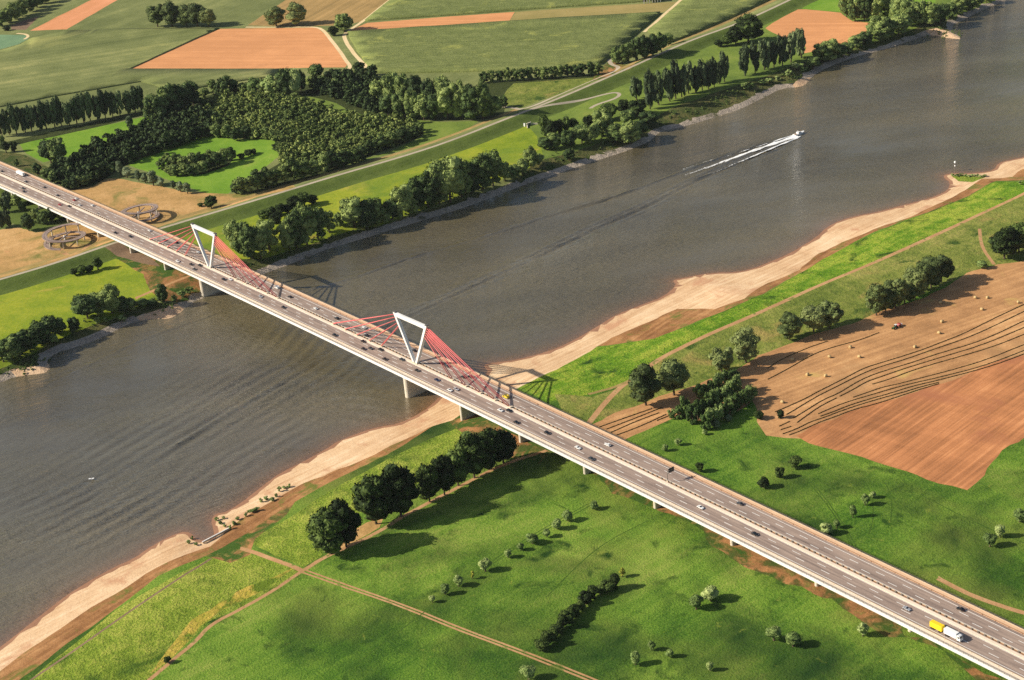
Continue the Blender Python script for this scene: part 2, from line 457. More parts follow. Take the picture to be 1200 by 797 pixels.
STONE = ground_mat("bank_stone", [(0.28, lin(104, 94, 84)), (0.5, lin(150, 138, 124)), (0.72, lin(200, 184, 164))], 40, 6, 1.3, (0.25, 0.3, 0.6), 1.0, 0.9, patch=[(lin(96, 94, 70), 14.0, 0.58, 0.68)])
PALESTONE = ground_mat("groyne_stone", [(0.28, lin(160, 128, 98)), (0.5, lin(200, 166, 132)), (0.72, lin(224, 196, 162))], 40, 6, 1.4, (0.3, 0.3, 0.5), 0.9, 0.7)
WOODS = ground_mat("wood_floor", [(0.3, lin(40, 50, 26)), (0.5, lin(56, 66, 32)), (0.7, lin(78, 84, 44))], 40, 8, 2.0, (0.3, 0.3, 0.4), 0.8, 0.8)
SCRUB = ground_mat("scrub_ground", [(0.28, lin(52, 60, 32)), (0.46, lin(76, 82, 44)), (0.6, lin(110, 104, 62)), (0.74, lin(160, 134, 94))], 30, 7, 1.8, (0.35, 0.35, 0.3), 0.9, 0.9, patch=[(lin(60, 76, 34), 12.0, 0.5, 0.6)])
EARTH = ground_mat("bare_earth", [(0.28, lin(104, 76, 48)), (0.45, lin(142, 102, 64)), (0.6, lin(174, 126, 82)), (0.74, lin(196, 156, 106))], 40, 8, 1.8, (0.35, 0.35, 0.3), 0.6, 0.6, patch=[(lin(84, 84, 42), 12.0, 0.47, 0.58), (lin(62, 88, 32), 24.0, 0.47, 0.57), (lin(120, 112, 58), 9.0, 0.56, 0.64)])
GREY_EARTH = ground_mat("grey_earth", [(0.28, lin(96, 80, 64)), (0.5, lin(126, 104, 84)), (0.74, lin(148, 124, 100))], 40, 8, 1.8, (0.35, 0.35, 0.3), 0.5, 0.5)
PALE = ground_mat("pale_track", [(0.28, lin(196, 172, 128)), (0.5, lin(220, 196, 152)), (0.74, lin(234, 214, 176))], 30, 8, 1.6, (0.35, 0.35, 0.3), 0.3, 0.3)
DIRT = ground_mat("dirt_track", [(0.28, lin(146, 110, 74)), (0.5, lin(178, 138, 98)), (0.74, lin(202, 166, 124))], 30, 8, 1.6, (0.35, 0.35, 0.3), 0.4, 0.4, patch=[(lin(112, 116, 58), 8.0, 0.58, 0.66)])
DIRTG = ground_mat("grassy_track", [(0.28, lin(118, 104, 60)), (0.5, lin(154, 132, 82)), (0.74, lin(182, 156, 104))], 24, 6, 1.6, (0.35, 0.35, 0.3), 0.4, 0.4)
ROADG = ground_mat("grey_road", [(0.28, lin(150, 138, 120)), (0.5, lin(172, 160, 140)), (0.74, lin(188, 176, 156))], 40, 10, 1.6, (0.4, 0.3, 0.3), 0.2, 0.2)
SHELF = ground_mat("river_bed", [(0.3, lin(90, 78, 58)), (0.7, lin(120, 100, 74))], 30, 8, 2, (0.4, 0.3, 0.3), 0.3, 0.3)
CROP = ground_mat("grain_green", [(0.30, lin(82, 92, 52)), (0.46, lin(104, 112, 66)), (0.58, lin(122, 128, 78)), (0.72, lin(156, 154, 98))], 240, 34, 2.2, (0.45, 0.35, 0.25), 0.6, 0.7, streak=[(ang((0, 125), (160, 100)), 12.0, 0.35)], patch=[(lin(150, 150, 90), 90.0, 0.6, 0.74)])

# ------------------------------------------------------------------ regions: later ones lie over earlier ones
REG = []  # (name, material, type, data, jitter)
def area(name, mat, px, jit=0.5, world=None):
    poly = densify(G2(px) if world is None else world, 7.0, jit, len(REG) + 11, closed=True)
    REG.append((name, mat, 'poly', poly, LIFT.get(name, 0.0)))
LIFT = {"maize_field": 2.2, "crop_field": 1.3}
def shore(name, mat, px, jit):
    """between an inland edge and the near waterline"""
    t = np.gradient(BANK_NEAR, axis=0); n = np.c_[t[:, 1], -t[:, 0]] / np.linalg.norm(t, axis=1)[:, None]
    if in_poly(BANK_NEAR + 3 * n, RIVER).mean() < 0.5: n = -n
    edge = densify(G2(px), 7.0, jit, len(REG) + 11)
    REG.append((name, mat, 'poly', np.vstack([edge, (BANK_NEAR + 4 * n)[::-1]]), 0.0))
def strip(name, mat, px, width, jit=0.15, world=None):
    L = densify(smooth_line(G2(px), 2) if world is None else world, 7.0, jit, len(REG) + 11)
    REG.append((name, mat, 'line', L, width))

# far bank ----------------------------------------------------
area("farmland", FARM, [(-420, -110), (-420, 420), (-150, 372), (0, 328), (133, 285), (267, 244), (400, 204), (533, 164), (667, 110), (800, 51), (927, 0), (1100, -85), (600, -110)], 0)
area("maize_field", MAIZE, [(428, 25), (457, 0), (500, -40), (820, -40), (775, 1), (600, 13)], 0.3)
area("maize_field", MAIZE, [(407, 38.5), (604, 25.5), (774, 15.5), (717, 65), (704, 76), (640, 82), (567, 84), (440, 86), (431, 78), (418, 60)], 0.3)
area("maize_field", MAIZE, [(759, 37), (800, 2), (840, -40), (985, -40), (905, -1), (860, 21), (800, 45), (786, 50), (770, 44)], 0.3)
area("stubble_field", STRAW, [(152, 81), (180, 68), (230, 45), (259, 33.8), (300, 33.2), (372, 32.2), (383, 42), (398, 60), (408, 74), (404, 79), (330, 80)], 0.3)
area("stubble_field", STRAW2, [(35, 36), (78.5, 34.4), (138, 0), (200, -36), (165, -36), (107, 0)], 0.3)
area("stubble_field", STRAW, [(407, 36.7), (430, 26.8), (520, 20), (604, 14), (597, 25), (500, 32)], 0.3)
area("pale_stubble_field", OLIVE, [(604, 14), (700, 7.5), (794, 2), (777, 14.5), (700, 19.5), (597, 25)], 0.3)
area("pale_stubble_field", TAN, [(290, 30), (335, 0), (380, -34), (500, -34), (457, 0), (424, 25), (404, 30), (340, 31)], 0.3)
area("beet_field", TEAL, [(-60, 40), (30, 41), (34, 45), (22, 52), (0, 58), (-60, 68)], 0.4)
area("grass_field", GREY_EARTH, [(12, 30), (28, 24), (46, 19), (30, 35), (14, 35)], 0.4)
area("crop_field", CROP, [(-420, 66), (-60, 70), (0, 60), (24, 53), (38, 45), (80, 36.5), (160, 34.2), (257, 33.6), (152, 81.5), (330, 81.5), (318, 90), (250, 100), (212, 108), (165, 96), (120, 104), (60, 114), (0, 126), (-60, 134), (-420, 190)], 0.3)
# between the dike and the river
area("meadow", LIME, [(-300, 412), (-120, 364), (0, 330), (133.6, 286), (267, 245), (400, 206), (533.6, 165), (607, 136), (640, 150), (640, 190), (560, 222), (470, 255), (330, 304), (262, 333), (150, 366), (60, 405), (0, 440), (-150, 492), (-420, 590)], 0.2)
area("meadow", LIMEG, [(607, 134), (667, 112), (720, 89), (800, 53), (867, 28.7), (927, 2), (1080, -70), (1300, -70), (1180, -4), (1110, 22), (1040, 52), (960, 74), (900, 104), (800, 142), (760, 160), (640, 202), (630, 160)], 0.3)
area("grass_field", GLADE, [(930, 7), (975, -8), (1040, -30), (1110, -30), (1095, 6), (1030, 12), (985, 14), (945, 11)], 0.4)
# the dike slope comes after the riverside fields
area("dike_slope", SLOPE, None, 0.4, world=np.vstack([DIKE, (lambda L: (L + 27 * np.c_[np.gradient(L[:, 1]), -np.gradient(L[:, 0])] / np.linalg.norm(np.gradient(L, axis=0), axis=1)[:, None] * (1 if ((L + np.c_[np.gradient(L[:, 1]), -np.gradient(L[:, 0])])[20] - BANK_NEAR.mean(0)) @ (L[20] - BANK_NEAR.mean(0)) < (L[20] - BANK_NEAR.mean(0)) @ (L[20] - BANK_NEAR.mean(0)) else -1))[::-1])(DIKE)]))
area("wheat_patch", STRAW, [(897, 33), (905, 27), (935, 11), (945, 11), (985, 15), (998, 25), (1020, 27), (1014, 42), (990, 52), (970, 57), (942, 63), (945, 56), (905, 38)], 0.4)
area("dry_grass", DRY, [(70, 217), (100, 214), (130, 208.5), (180, 217), (225, 225), (262, 227), (290, 226), (334, 213), (345, 219), (267, 242), (190, 265), (130, 284), (67, 306), (0, 326), (-120, 360), (-200, 330), (-60, 260), (0, 269), (20, 267), (40, 272), (60, 269), (78, 262)], 1.2)
area("meadow", SLOPE, [(-60, 230), (0, 215), (60, 235), (92, 252), (80, 262), (62, 269), (42, 272), (26, 268), (14, 262), (0, 269), (-60, 262)], 1.0)
area("rough_ground", SCRUB, [(-80, 175), (0, 176), (30, 182), (60, 200), (75, 212), (40, 205), (0, 190), (-80, 190)], 1.0)
area("glade", GLADE, [(148, 194), (170, 183), (205, 167), (227, 160), (264, 159), (280, 163), (320, 164), (327, 172), (325, 184), (310, 196), (296, 204), (280, 217), (267, 227), (240, 226), (205, 214), (175, 203)], 0.7)
area("glade", GLADE, [(20, 168), (60, 160), (120, 147), (174, 136), (177, 147), (148, 157), (125, 167), (103, 173), (88, 182), (50, 190), (30, 180)], 0.7)
area("glade", LIMEG, [(430, 140), (480, 139), (520, 143), (560, 141), (548, 152), (520, 163), (470, 176), (420, 190), (370, 206), (345, 211), (400, 195), (455, 178), (495, 160), (494, 150)], 0.8)
area("grass_field", ROUGH, [(565, 99), (700, 90), (690, 98), (640, 116), (610, 127), (590, 122), (580, 110)], 0.7)
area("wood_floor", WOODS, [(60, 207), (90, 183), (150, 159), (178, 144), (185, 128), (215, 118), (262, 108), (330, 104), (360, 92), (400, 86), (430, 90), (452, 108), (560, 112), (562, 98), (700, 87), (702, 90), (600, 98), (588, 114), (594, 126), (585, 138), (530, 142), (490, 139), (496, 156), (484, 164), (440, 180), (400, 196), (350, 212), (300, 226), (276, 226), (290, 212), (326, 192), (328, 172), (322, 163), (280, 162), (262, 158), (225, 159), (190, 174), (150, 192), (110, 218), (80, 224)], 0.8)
area("glade", LIMEG, [(343, 116), (360, 112), (392, 121), (425, 135), (420, 138), (396, 131), (370, 121)], 0.6)
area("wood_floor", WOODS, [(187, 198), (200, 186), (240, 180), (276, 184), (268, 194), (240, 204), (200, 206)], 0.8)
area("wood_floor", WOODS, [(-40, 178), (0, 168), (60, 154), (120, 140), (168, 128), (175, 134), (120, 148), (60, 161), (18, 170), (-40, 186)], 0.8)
area("bare_earth", EARTH, [(158, 290), (200, 312), (250, 336), (232, 350), (214, 355), (190, 352), (175, 340), (170, 322), (140, 306), (130, 300), (138, 292)], 1.0)
area("grey_ground", GREY_EARTH, [(122, 290), (138, 284), (175, 300), (190, 312), (160, 306), (135, 300)], 0.5)
area("bare_earth", EARTH, [(700, 85), (715, 70), (722, 72), (735, 76), (780, 62), (800, 52), (780, 62), (730, 84), (690, 97)], 0.6)
area("scrub_bank", SCRUB, [(258, 330), (284, 304), (310, 304), (360, 288), (390, 276), (418, 270), (445, 266), (502, 246), (540, 234), (578, 221), (610, 208), (640, 186), (720, 162), (768, 140), (800, 122), (860, 101), (900, 88), (945, 72), (1000, 58), (1040, 46), (1110, 22), (1120, 30), (1110, 43), (1080, 46), (1000, 72), (960, 90), (930, 108), (860, 134), (790, 156), (764, 170), (690, 196), (560, 240), (400, 294), (300, 328), (255, 348)], 0.8)
area("scrub_bank", SCRUB, [(-60, 450), (20, 424), (60, 402), (110, 382), (150, 368), (200, 356), (240, 346), (230, 352), (205, 372), (150, 384), (90, 408), (60, 424), (54, 436), (0, 450), (-60, 470)], 0.8)
def bank_offset(L, a, b, i0, i1):
    t = np.gradient(L, axis=0); n = np.c_[t[:, 1], -t[:, 0]] / np.linalg.norm(t, axis=1)[:, None]
    if in_poly(L + 3 * n, RIVER).mean() > 0.5: n = -n
    A, B = (L + a * n)[i0:i1], (L + b * n)[i0:i1]
    return np.vstack([A, B[::-1]])
REG.append(("stone_embankment", STONE, 'bank', BANK_FAR, 7.5))
area("groyne_spit", PALESTONE, [(1085, 36), (1098, 33), (1110, 36), (1126, 44), (1130, 48), (1112, 48), (1092, 42)], 0.4)
area("groyne_spit", PALESTONE, [(928, 100), (938, 92), (949, 90), (951, 98), (938, 106)], 0.4)
area("groyne_spit", PALESTONE, [(160, 372), (190, 362), (208, 356), (216, 362), (204, 377), (170, 379)], 0.4)
area("groyne_spit", PALESTONE, [(10, 434), (40, 430), (52, 430), (56, 420), (66, 424), (58, 442), (20, 444)], 0.4)
# near bank ----------------------------------------------------
area("grassland", GREEN, [(1560, 20), (1200, 205), (1100, 243), (1000, 284), (900, 344), (800, 384), (700, 406), (620, 445), (540, 484), (440, 540), (334, 597), (234, 657), (130, 720), (30, 800), (-160, 960), (700, 1150), (1560, 900)], 0)
area("pasture", ROUGH, [(1560, 70), (1200, 228), (1117, 267), (1017, 312), (927, 350), (800, 407), (727, 454), (690, 496), (740, 480), (820, 452), (893, 417), (1027, 372), (1114, 330), (1171, 310), (1200, 306), (1560, 160)], 0.6)
area("vivid_meadow", VIVID, [(1560, 30), (1200, 213), (1167, 213), (1134, 231), (1100, 244), (1040, 267), (1000, 285), (964, 304), (923, 329), (897, 345), (850, 364), (800, 385), (767, 397), (700, 407), (654, 430), (610, 452), (640, 470), (690, 462), (727, 452), (767, 423), (843, 386), (927, 349.5), (1017, 311), (1117, 266), (1200, 227), (1560, 60)], 0.6)
area("pasture", ROUGH, [(650, 462), (690, 464), (730, 452), (715, 470), (692, 496), (660, 482)], 0.8)
area("hay_field", HAYFIELD, [(1560, 140), (1290, 255), (1200, 305), (1171, 309), (1114, 329), (1070, 352), (1027, 371), (980, 386), (933, 400), (893, 416), (860, 433), (820, 451), (777, 466), (747, 477), (692, 497), (660, 512), (700, 532), (734, 514), (800, 486), (830, 496), (870, 480), (887, 467), (891, 480), (890, 496), (898, 511), (917, 514), (938, 514), (970, 506), (1014, 484), (1100, 457), (1167, 437), (1200, 429), (1560, 320)], 1.3)
area("harrowed_field", PLOUGH, [(934, 512), (960, 497.5), (1014, 474.5), (1100, 447.5), (1167, 427.5), (1200, 420), (1560, 312), (1560, 420), (1290, 466), (1200, 514), (1179, 531), (1152, 557), (1130, 572.7), (1100, 566), (1034, 545), (994, 532), (944, 520)], 1.5)
area("herb_strip", HERB, [(34, 798), (90, 752), (136, 716), (196, 678), (244, 654), (292, 648), (320, 657), (352, 668), (327, 686), (284, 711), (245, 730), (228, 750), (190, 782), (165, 812), (0, 900)], 0.6)
area("herb_strip", HERB, [(292, 634), (340, 606), (400, 567), (450, 540), (500, 515), (540, 500), (575, 505), (565, 520), (500, 560), (440, 590), (395, 620), (372, 652), (352, 664), (320, 652)], 0.8)
area("dry_grass", DRY, [(366, 660), (384, 646), (404, 632), (430, 616), (452, 610), (446, 620), (410, 642), (378, 658)], 1.4)
area("ochre_grass", OCHRE, [(344, 666), (330, 676), (300, 694), (262, 714), (236, 732), (206, 764), (184, 786), (196, 764), (220, 732), (252, 708), (290, 687)], 1.6)
area("bare_earth", EARTH, [(520, 494), (560, 486), (610, 516), (640, 530), (632, 544), (596, 534), (560, 512)], 1.5)
area("bare_earth", EARTH, [(630, 520), (700, 552), (800, 600), (900, 652), (1000, 704), (1100, 754), (1180, 792), (1300, 852), (1300, 874), (1160, 803), (1110, 773), (1060, 748), (1030, 736), (1000, 716), (950, 691), (900, 665), (860, 646), (830, 626), (780, 604), (730, 578), (690, 558), (650, 534)], 3.2)
area("bare_earth", EARTH, [(236, 650), (262, 640), (290, 618), (320, 600), (342, 590), (330, 606), (300, 630), (292, 650), (268, 660)], 1.0)
shore("mud_flat", SILT, [(1560, 66), (1260, 186), (1200, 211), (1167, 212.5), (1134, 230), (1100, 243.7), (1067, 255.4), (1040, 266), (1000, 284), (964, 303), (950, 313), (923, 328), (897, 344), (850, 363), (800, 384), (767, 397), (700, 406), (654, 430), (600, 456), (540, 482), (500, 504), (450, 534), (400, 559), (334, 595), (294, 621), (234, 655), (187, 675), (140, 711), (83, 751), (40, 785), (-160, 935), (-300, 1030)], 0.6)
shore("sand_beach", SAND, [(1560, 62), (1260, 180), (1200, 198), (1186, 207), (1172, 209), (1150, 210), (1140, 219), (1120, 232), (1100, 240), (1067, 254), (1030, 266), (987, 284), (958, 297), (940, 316), (900, 331), (873, 350), (838, 362), (800, 362), (754, 380), (717, 396), (684, 416), (654, 433), (612, 452), (560, 472), (527, 494), (497, 503), (467, 518), (440, 532), (400, 548), (354, 568), (320, 586), (290, 606), (268, 622), (246, 640), (214, 650), (180, 666), (133, 696), (83, 729), (33, 759), (0, 789), (-160, 905), (-300, 1010)], 0.9)
area("weedy_sand", HERB, [(1116, 206), (1130, 206), (1155, 208), (1140, 213), (1124, 212)], 0.8)
REG.append(("wet_sand", WETSAND, 'shore', BANK_NEAR, 3.0))
# tracks ------------------------------------------------------
strip("field_track", PALE, [(288, 31.8), (340, 32), (372, 31.4), (380, 36), (392, 52), (405, 70), (411, 77), (408, 83), (401, 87)], 4.6)
strip("field_track", PALE, [(470, -12), (457, 0), (440, 13), (424, 26), (404, 39), (403, 44), (410, 57), (424, 73), (430, 78), (421, 84)], 5.0)
strip("field_track", PALE, [(816, -16), (800, -2), (775, 20), (755, 37.5)], 4.2)
strip("field_track", PALE, [(20, 39), (31, 40), (34, 43), (28, 46)], 4.0)
strip("dike_verge", DIRTG, [(0, 322), (67, 302), (133, 279), (194, 260), (267, 238), (334, 218), (400, 199.5), (467, 180), (533, 158), (607, 128)], 7.0)
strip("dike_verge", DIRTG, [(720, 84), (800, 47), (860, 22), (920, -6)], 9.0)
REG.append(("dike_road", ROADG, 'line', DIKE, 4.0))
strip("service_road", ROADG, [(607, 133), (627, 127), (680, 118), (710, 110), (722, 108), (727, 111), (720, 116), (700, 122), (692, 127)], 4.0)
strip("service_road", ROADG, [(590, 125), (607, 127), (618, 128), (660, 109), (700, 92), (720, 84), (726, 78), (716, 76), (714, 70)], 5.0)
strip("dirt_track", DIRT, [(160, 349), (190, 336), (215, 326), (225, 322)], 4.0)
strip("dirt_track", DIRT, [(104, 287), (84, 300), (70, 292)], 4.0)
strip("dirt_track", DIRT, [(1560, 58), (1200, 227), (1160.6, 245), (1117, 266), (1067, 289), (1017, 311), (967, 331), (927, 349.5), (883, 369.5), (843, 386), (800, 406), (767, 423), (750, 440), (727, 453), (707, 475), (690, 496)], 4.2)
strip("dirt_track", DIRTG, [(690, 462), (727, 452), (752, 438)], 3.0)
strip("dirt_track", DIRT, [(1165, 310), (1150, 290), (1148, 268)], 2.6)
strip("dirt_track", DIRT, [(284, 643), (300, 648), (320.5, 656), (354, 669)], 3.4)
for dy in (-1.3, 1.3):
    L = smooth_line(G2([(354, 669), (400, 685), (467, 708), (533.6, 735), (600, 760), (667, 786), (730, 812), (800, 840)]), 2)
    t = np.gradient(L, axis=0); nrm = np.c_[-t[:, 1], t[:, 0]] / np.linalg.norm(t, axis=1)[:, None]
    strip("dirt_track", DIRT, None, 1.3, world=L + dy * nrm)
strip("dirt_track", DIRT, [(354, 669), (327, 688), (284, 713), (247, 731), (230, 751), (200, 776), (172, 799), (130, 840)], 2.6)
strip("dirt_track", DIRT, [(354, 669), (378, 654), (405, 642), (443, 624), (470, 606), (503, 589), (537, 571), (585, 546), (640, 528)], 3.0)
strip("dirt_track", GREY_EARTH, [(246, 655), (200, 684.6), (150, 718), (100, 753), (60, 781), (20, 808)], 1.8)
strip("dirt_track", DIRT, [(1280, 735), (1200, 719), (1165, 707), (1130, 694), (1100, 678)], 3.4)

RUT = ground_mat("wheel_rut_grass", [(0.3, lin(48, 74, 24)), (0.6, lin(72, 98, 34))], 20, 5, 1.2, (0.3, 0.3, 0.4), 0.6, 0.6)
for L_ in ([(948, 566), (968, 590), (990, 622), (1008, 656)], [(951, 565), (971, 589), (993, 621), (1011, 655)], [(1012, 560), (1022, 580), (1024, 606), (1019, 626)], [(1038, 566), (1046, 586), (1044, 612)], [(1080, 580), (1140, 612), (1200, 636)], [(520, 700), (600, 640), (690, 590)], [(524, 701), (604, 641), (694, 591)], [(420, 776), (520, 700)], [(640, 700), (700, 640), (760, 610)]):
    strip("wheel_rut", RUT, L_, 0.7, 0.1)
# ------------------------------------------------------------------ one ground sheet, cut along every region's edge
def build_ground():
    pts, edges = [], []
    def add_chain(L, closed=False):
        i0 = len(pts); pts.extend(map(tuple, L)); k = len(L)
        edges.extend((i0 + i, i0 + i + 1) for i in range(k - 1))
        if closed: edges.append((i0 + k - 1, i0))
    def offs(L, a):
        t = np.gradient(L, axis=0); n = np.c_[-t[:, 1], t[:, 0]] / (np.linalg.norm(t, axis=1)[:, None] + 1e-9)
        return L + a * n
    for nm, mt, ty, L, wd in REG:
        if ty == 'poly': add_chain(L, True)
        elif ty == 'line':
            add_chain(offs(L, wd / 2)); add_chain(offs(L, -wd / 2))
    add_chain(BANK_FAR); add_chain(BANK_NEAR)
    extra = []
    for L, ds in ((BANK_FAR, (3.5, 7.5, 12, 18, 24, 31)), (BANK_NEAR, (3.0, 10, 22, 36, 50, 66, 84))):
        for d in ds:
            for sg in (1, -1): extra.append(offs(L, d * sg))
    for d in (2.5, 5, 8, 11, 14, 18, 22, 26): extra += [offs(DIKE, d), offs(DIKE, -d)]
    gx, gy = np.meshgrid(np.arange(-180, 1390, 10.0), np.arange(-90, 900, 9.0))
    extra.append(unp(np.c_[gx.ravel(), gy.ravel()], 7.8)[:, :2])
    a = np.arange(-9000, 9001, 600.0); ax, ay = np.meshgrid(a, a); o = np.c_[ax.ravel(), ay.ravel()]
    extra.append(o[(np.abs(o - np.array([0, 300])).max(1) > 2600)])
    E = np.vstack(extra)
    E = E[(np.abs(E) < 9500).all(1)]
    keep = np.array([(abs(x) < 9400 and abs(y) < 9400) for x, y in pts])
    assert keep.all()
    allp = [Vector(p) for p in pts] + [Vector(p) for p in E]
    vv, ee, ff, *_ = delaunay_2d_cdt(allp, edges, [], 0, 1e-3, False)
    V2 = np.array([(v.x, v.y) for v in vv]); F = np.array([tuple(f) for f in ff], np.int32)
    C = V2[F].mean(1)
    Z = height(V2)
    lab = np.full(len(F), -1)
    for i, (nm, mt, ty, L, wd) in enumerate(REG):
        if ty == 'poly': lab[in_poly(C, L)] = i
        elif ty == 'line': lab[dist_line(C, L)[0] < wd / 2] = i
        elif ty == 'shore': lab[(dist_line(C, L)[0] < wd)] = i
        else: lab[(dist_line(C, L)[0] < wd) & (dist_line(C, L)[0] < dist_line(C, BANK_NEAR)[0])] = i
    river = in_poly(C, RIVER)
    # outside every traced region: farmland beyond, grassland on the near side
    un = lab < 0
    nearside = dist_line(C, BANK_NEAR)[0] < dist_line(C, BANK_FAR)[0]
    lab[un] = np.where(nearside[un], [i for i, r in enumerate(REG) if r[0] == "grassland"][0], 0)
    def emit(name, mat, mask, lift=0.0):
        f = F[mask]
        if not len(f): return
        u, inv = np.unique(f, return_inverse=True)
        if lift > 0:                                     # a standing crop: its top and its sides
            f2 = inv.reshape(-1, 3); k = len(u)
            e = np.vstack([f2[:, [0, 1]], f2[:, [1, 2]], f2[:, [2, 0]]]); key = np.sort(e, 1); key = key[:, 0] * k + key[:, 1]
            _, first, c_ = np.unique(key, return_index=True, return_counts=True); be = e[first[c_ == 1]]
            V = np.vstack([np.c_[V2[u], Z[u] + lift], np.c_[V2[u], Z[u] - 0.05]])
            side = np.vstack([np.c_[be[:, 1], be[:, 0], be[:, 0] + k], np.c_[be[:, 1], be[:, 0] + k, be[:, 1] + k]])
            o = link(name, mesh_np(name, V, np.vstack([f2, side]), mat)); o["kind"] = "structure"
            return o
        me = mesh_np(name, np.c_[V2[u], Z[u]], inv.reshape(-1, 3), mat, True)
        # faces must look up
        o = link(name, me); o["kind"] = "structure"
        return o
    for i, (nm, mt, ty, L, wd) in enumerate(REG): emit(nm, mt, (lab == i) & ~river, wd if ty == 'poly' else 0.0)
    emit("river_bed", SHELF, river)
    print("ground tris", len(F))

build_ground()
# ------------------------------------------------------------------ river
def water_mat():
    m, nt, b = new_mat("river_water", 0.05, 1.0)
    b.inputs["IOR"].default_value = 1.75
    P = pos_node(nt)
    big = noise(nt, pos_node(nt, math.radians(60), (0.35, 1, 1)), 130, 4, 0.6)
    deep = ramp(nt, big, [(0.3, lin(78, 71, 52)), (0.5, lin(95, 87, 64)), (0.7, lin(110, 100, 73))])
    at = N(nt, "Attribute"); at.attribute_name = "shallow"
    c = mix(nt, at.outputs["Fac"], deep, lin(140, 98, 66))
    nt.links.new(c, b.inputs["Base Color"])
    w1 = noise(nt, pos_node(nt, math.radians(35), (0.4, 1, 1)), 2.6, 4, 0.7)
    w2 = noise(nt, pos_node(nt, math.radians(80), (0.35, 1, 1)), 6.5, 3, 0.6, 0.4)
    w3 = noise(nt, pos_node(nt, math.radians(58), (0.5, 1, 1)), 110, 4, 0.6)
    mr = N(nt, "MapRange"); mr.inputs[1].default_value = 0.35; mr.inputs[2].default_value = 0.65; mr.inputs[3].default_value = 0.3; mr.inputs[4].default_value = 1.15
    nt.links.new(w3, mr.inputs[0])
    hgt = math_node(nt, 'MULTIPLY', math_node(nt, 'ADD', w1, math_node(nt, 'MULTIPLY', w2, 1.1)), mr.outputs[0])
    bn = N(nt, "Bump"); bn.inputs["Strength"].default_value = 1.0; bn.inputs["Distance"].default_value = 1.25
    nt.links.new(hgt, bn.inputs["Height"]); nt.links.new(bn.outputs[0], b.inputs["Normal"])
    return m


WATER = water_mat()
# bow-wave and ripple trains: (centre line, half width, wave length, height, offset)
TRAINS = [
    (P2([(925, 160), (860, 180), (800, 200), (734, 227), (634, 255), (604, 266), (560, 278), (520, 291), (467, 306), (400, 331), (300, 352), (230, 375), (160, 400), (110, 425), (60, 448), (0, 476)], 0), 3.6, 8.0, 2.6),
    (P2([(930, 162), (860, 192), (800, 217), (750, 245), (694, 268), (654, 288), (600, 313), (550, 336), (500, 360), (473, 372), (420, 396), (360, 430), (300, 466), (240, 500), (180, 540), (90, 600), (0, 650)], 0), 8.0, 7.5, 2.3),
    (P2([(420, 360), (370, 425), (320, 450), (260, 490), (200, 525), (130, 570), (60, 605), (0, 630)], 0), 58.0, 11.0, 0.62),
    (P2([(470, 490), (400, 480), (330, 490), (260, 530), (180, 590), (90, 640), (0, 690)], 0), 46.0, 12.0, 0.42),
    (P2([(280, 352), (300, 368), (320, 372)], 0), 8.0, 6.0, 0.35),
]
TRAINS = [(densify(smooth_line(L, 2), 20), a, b, c) for L, a, b, c in TRAINS]


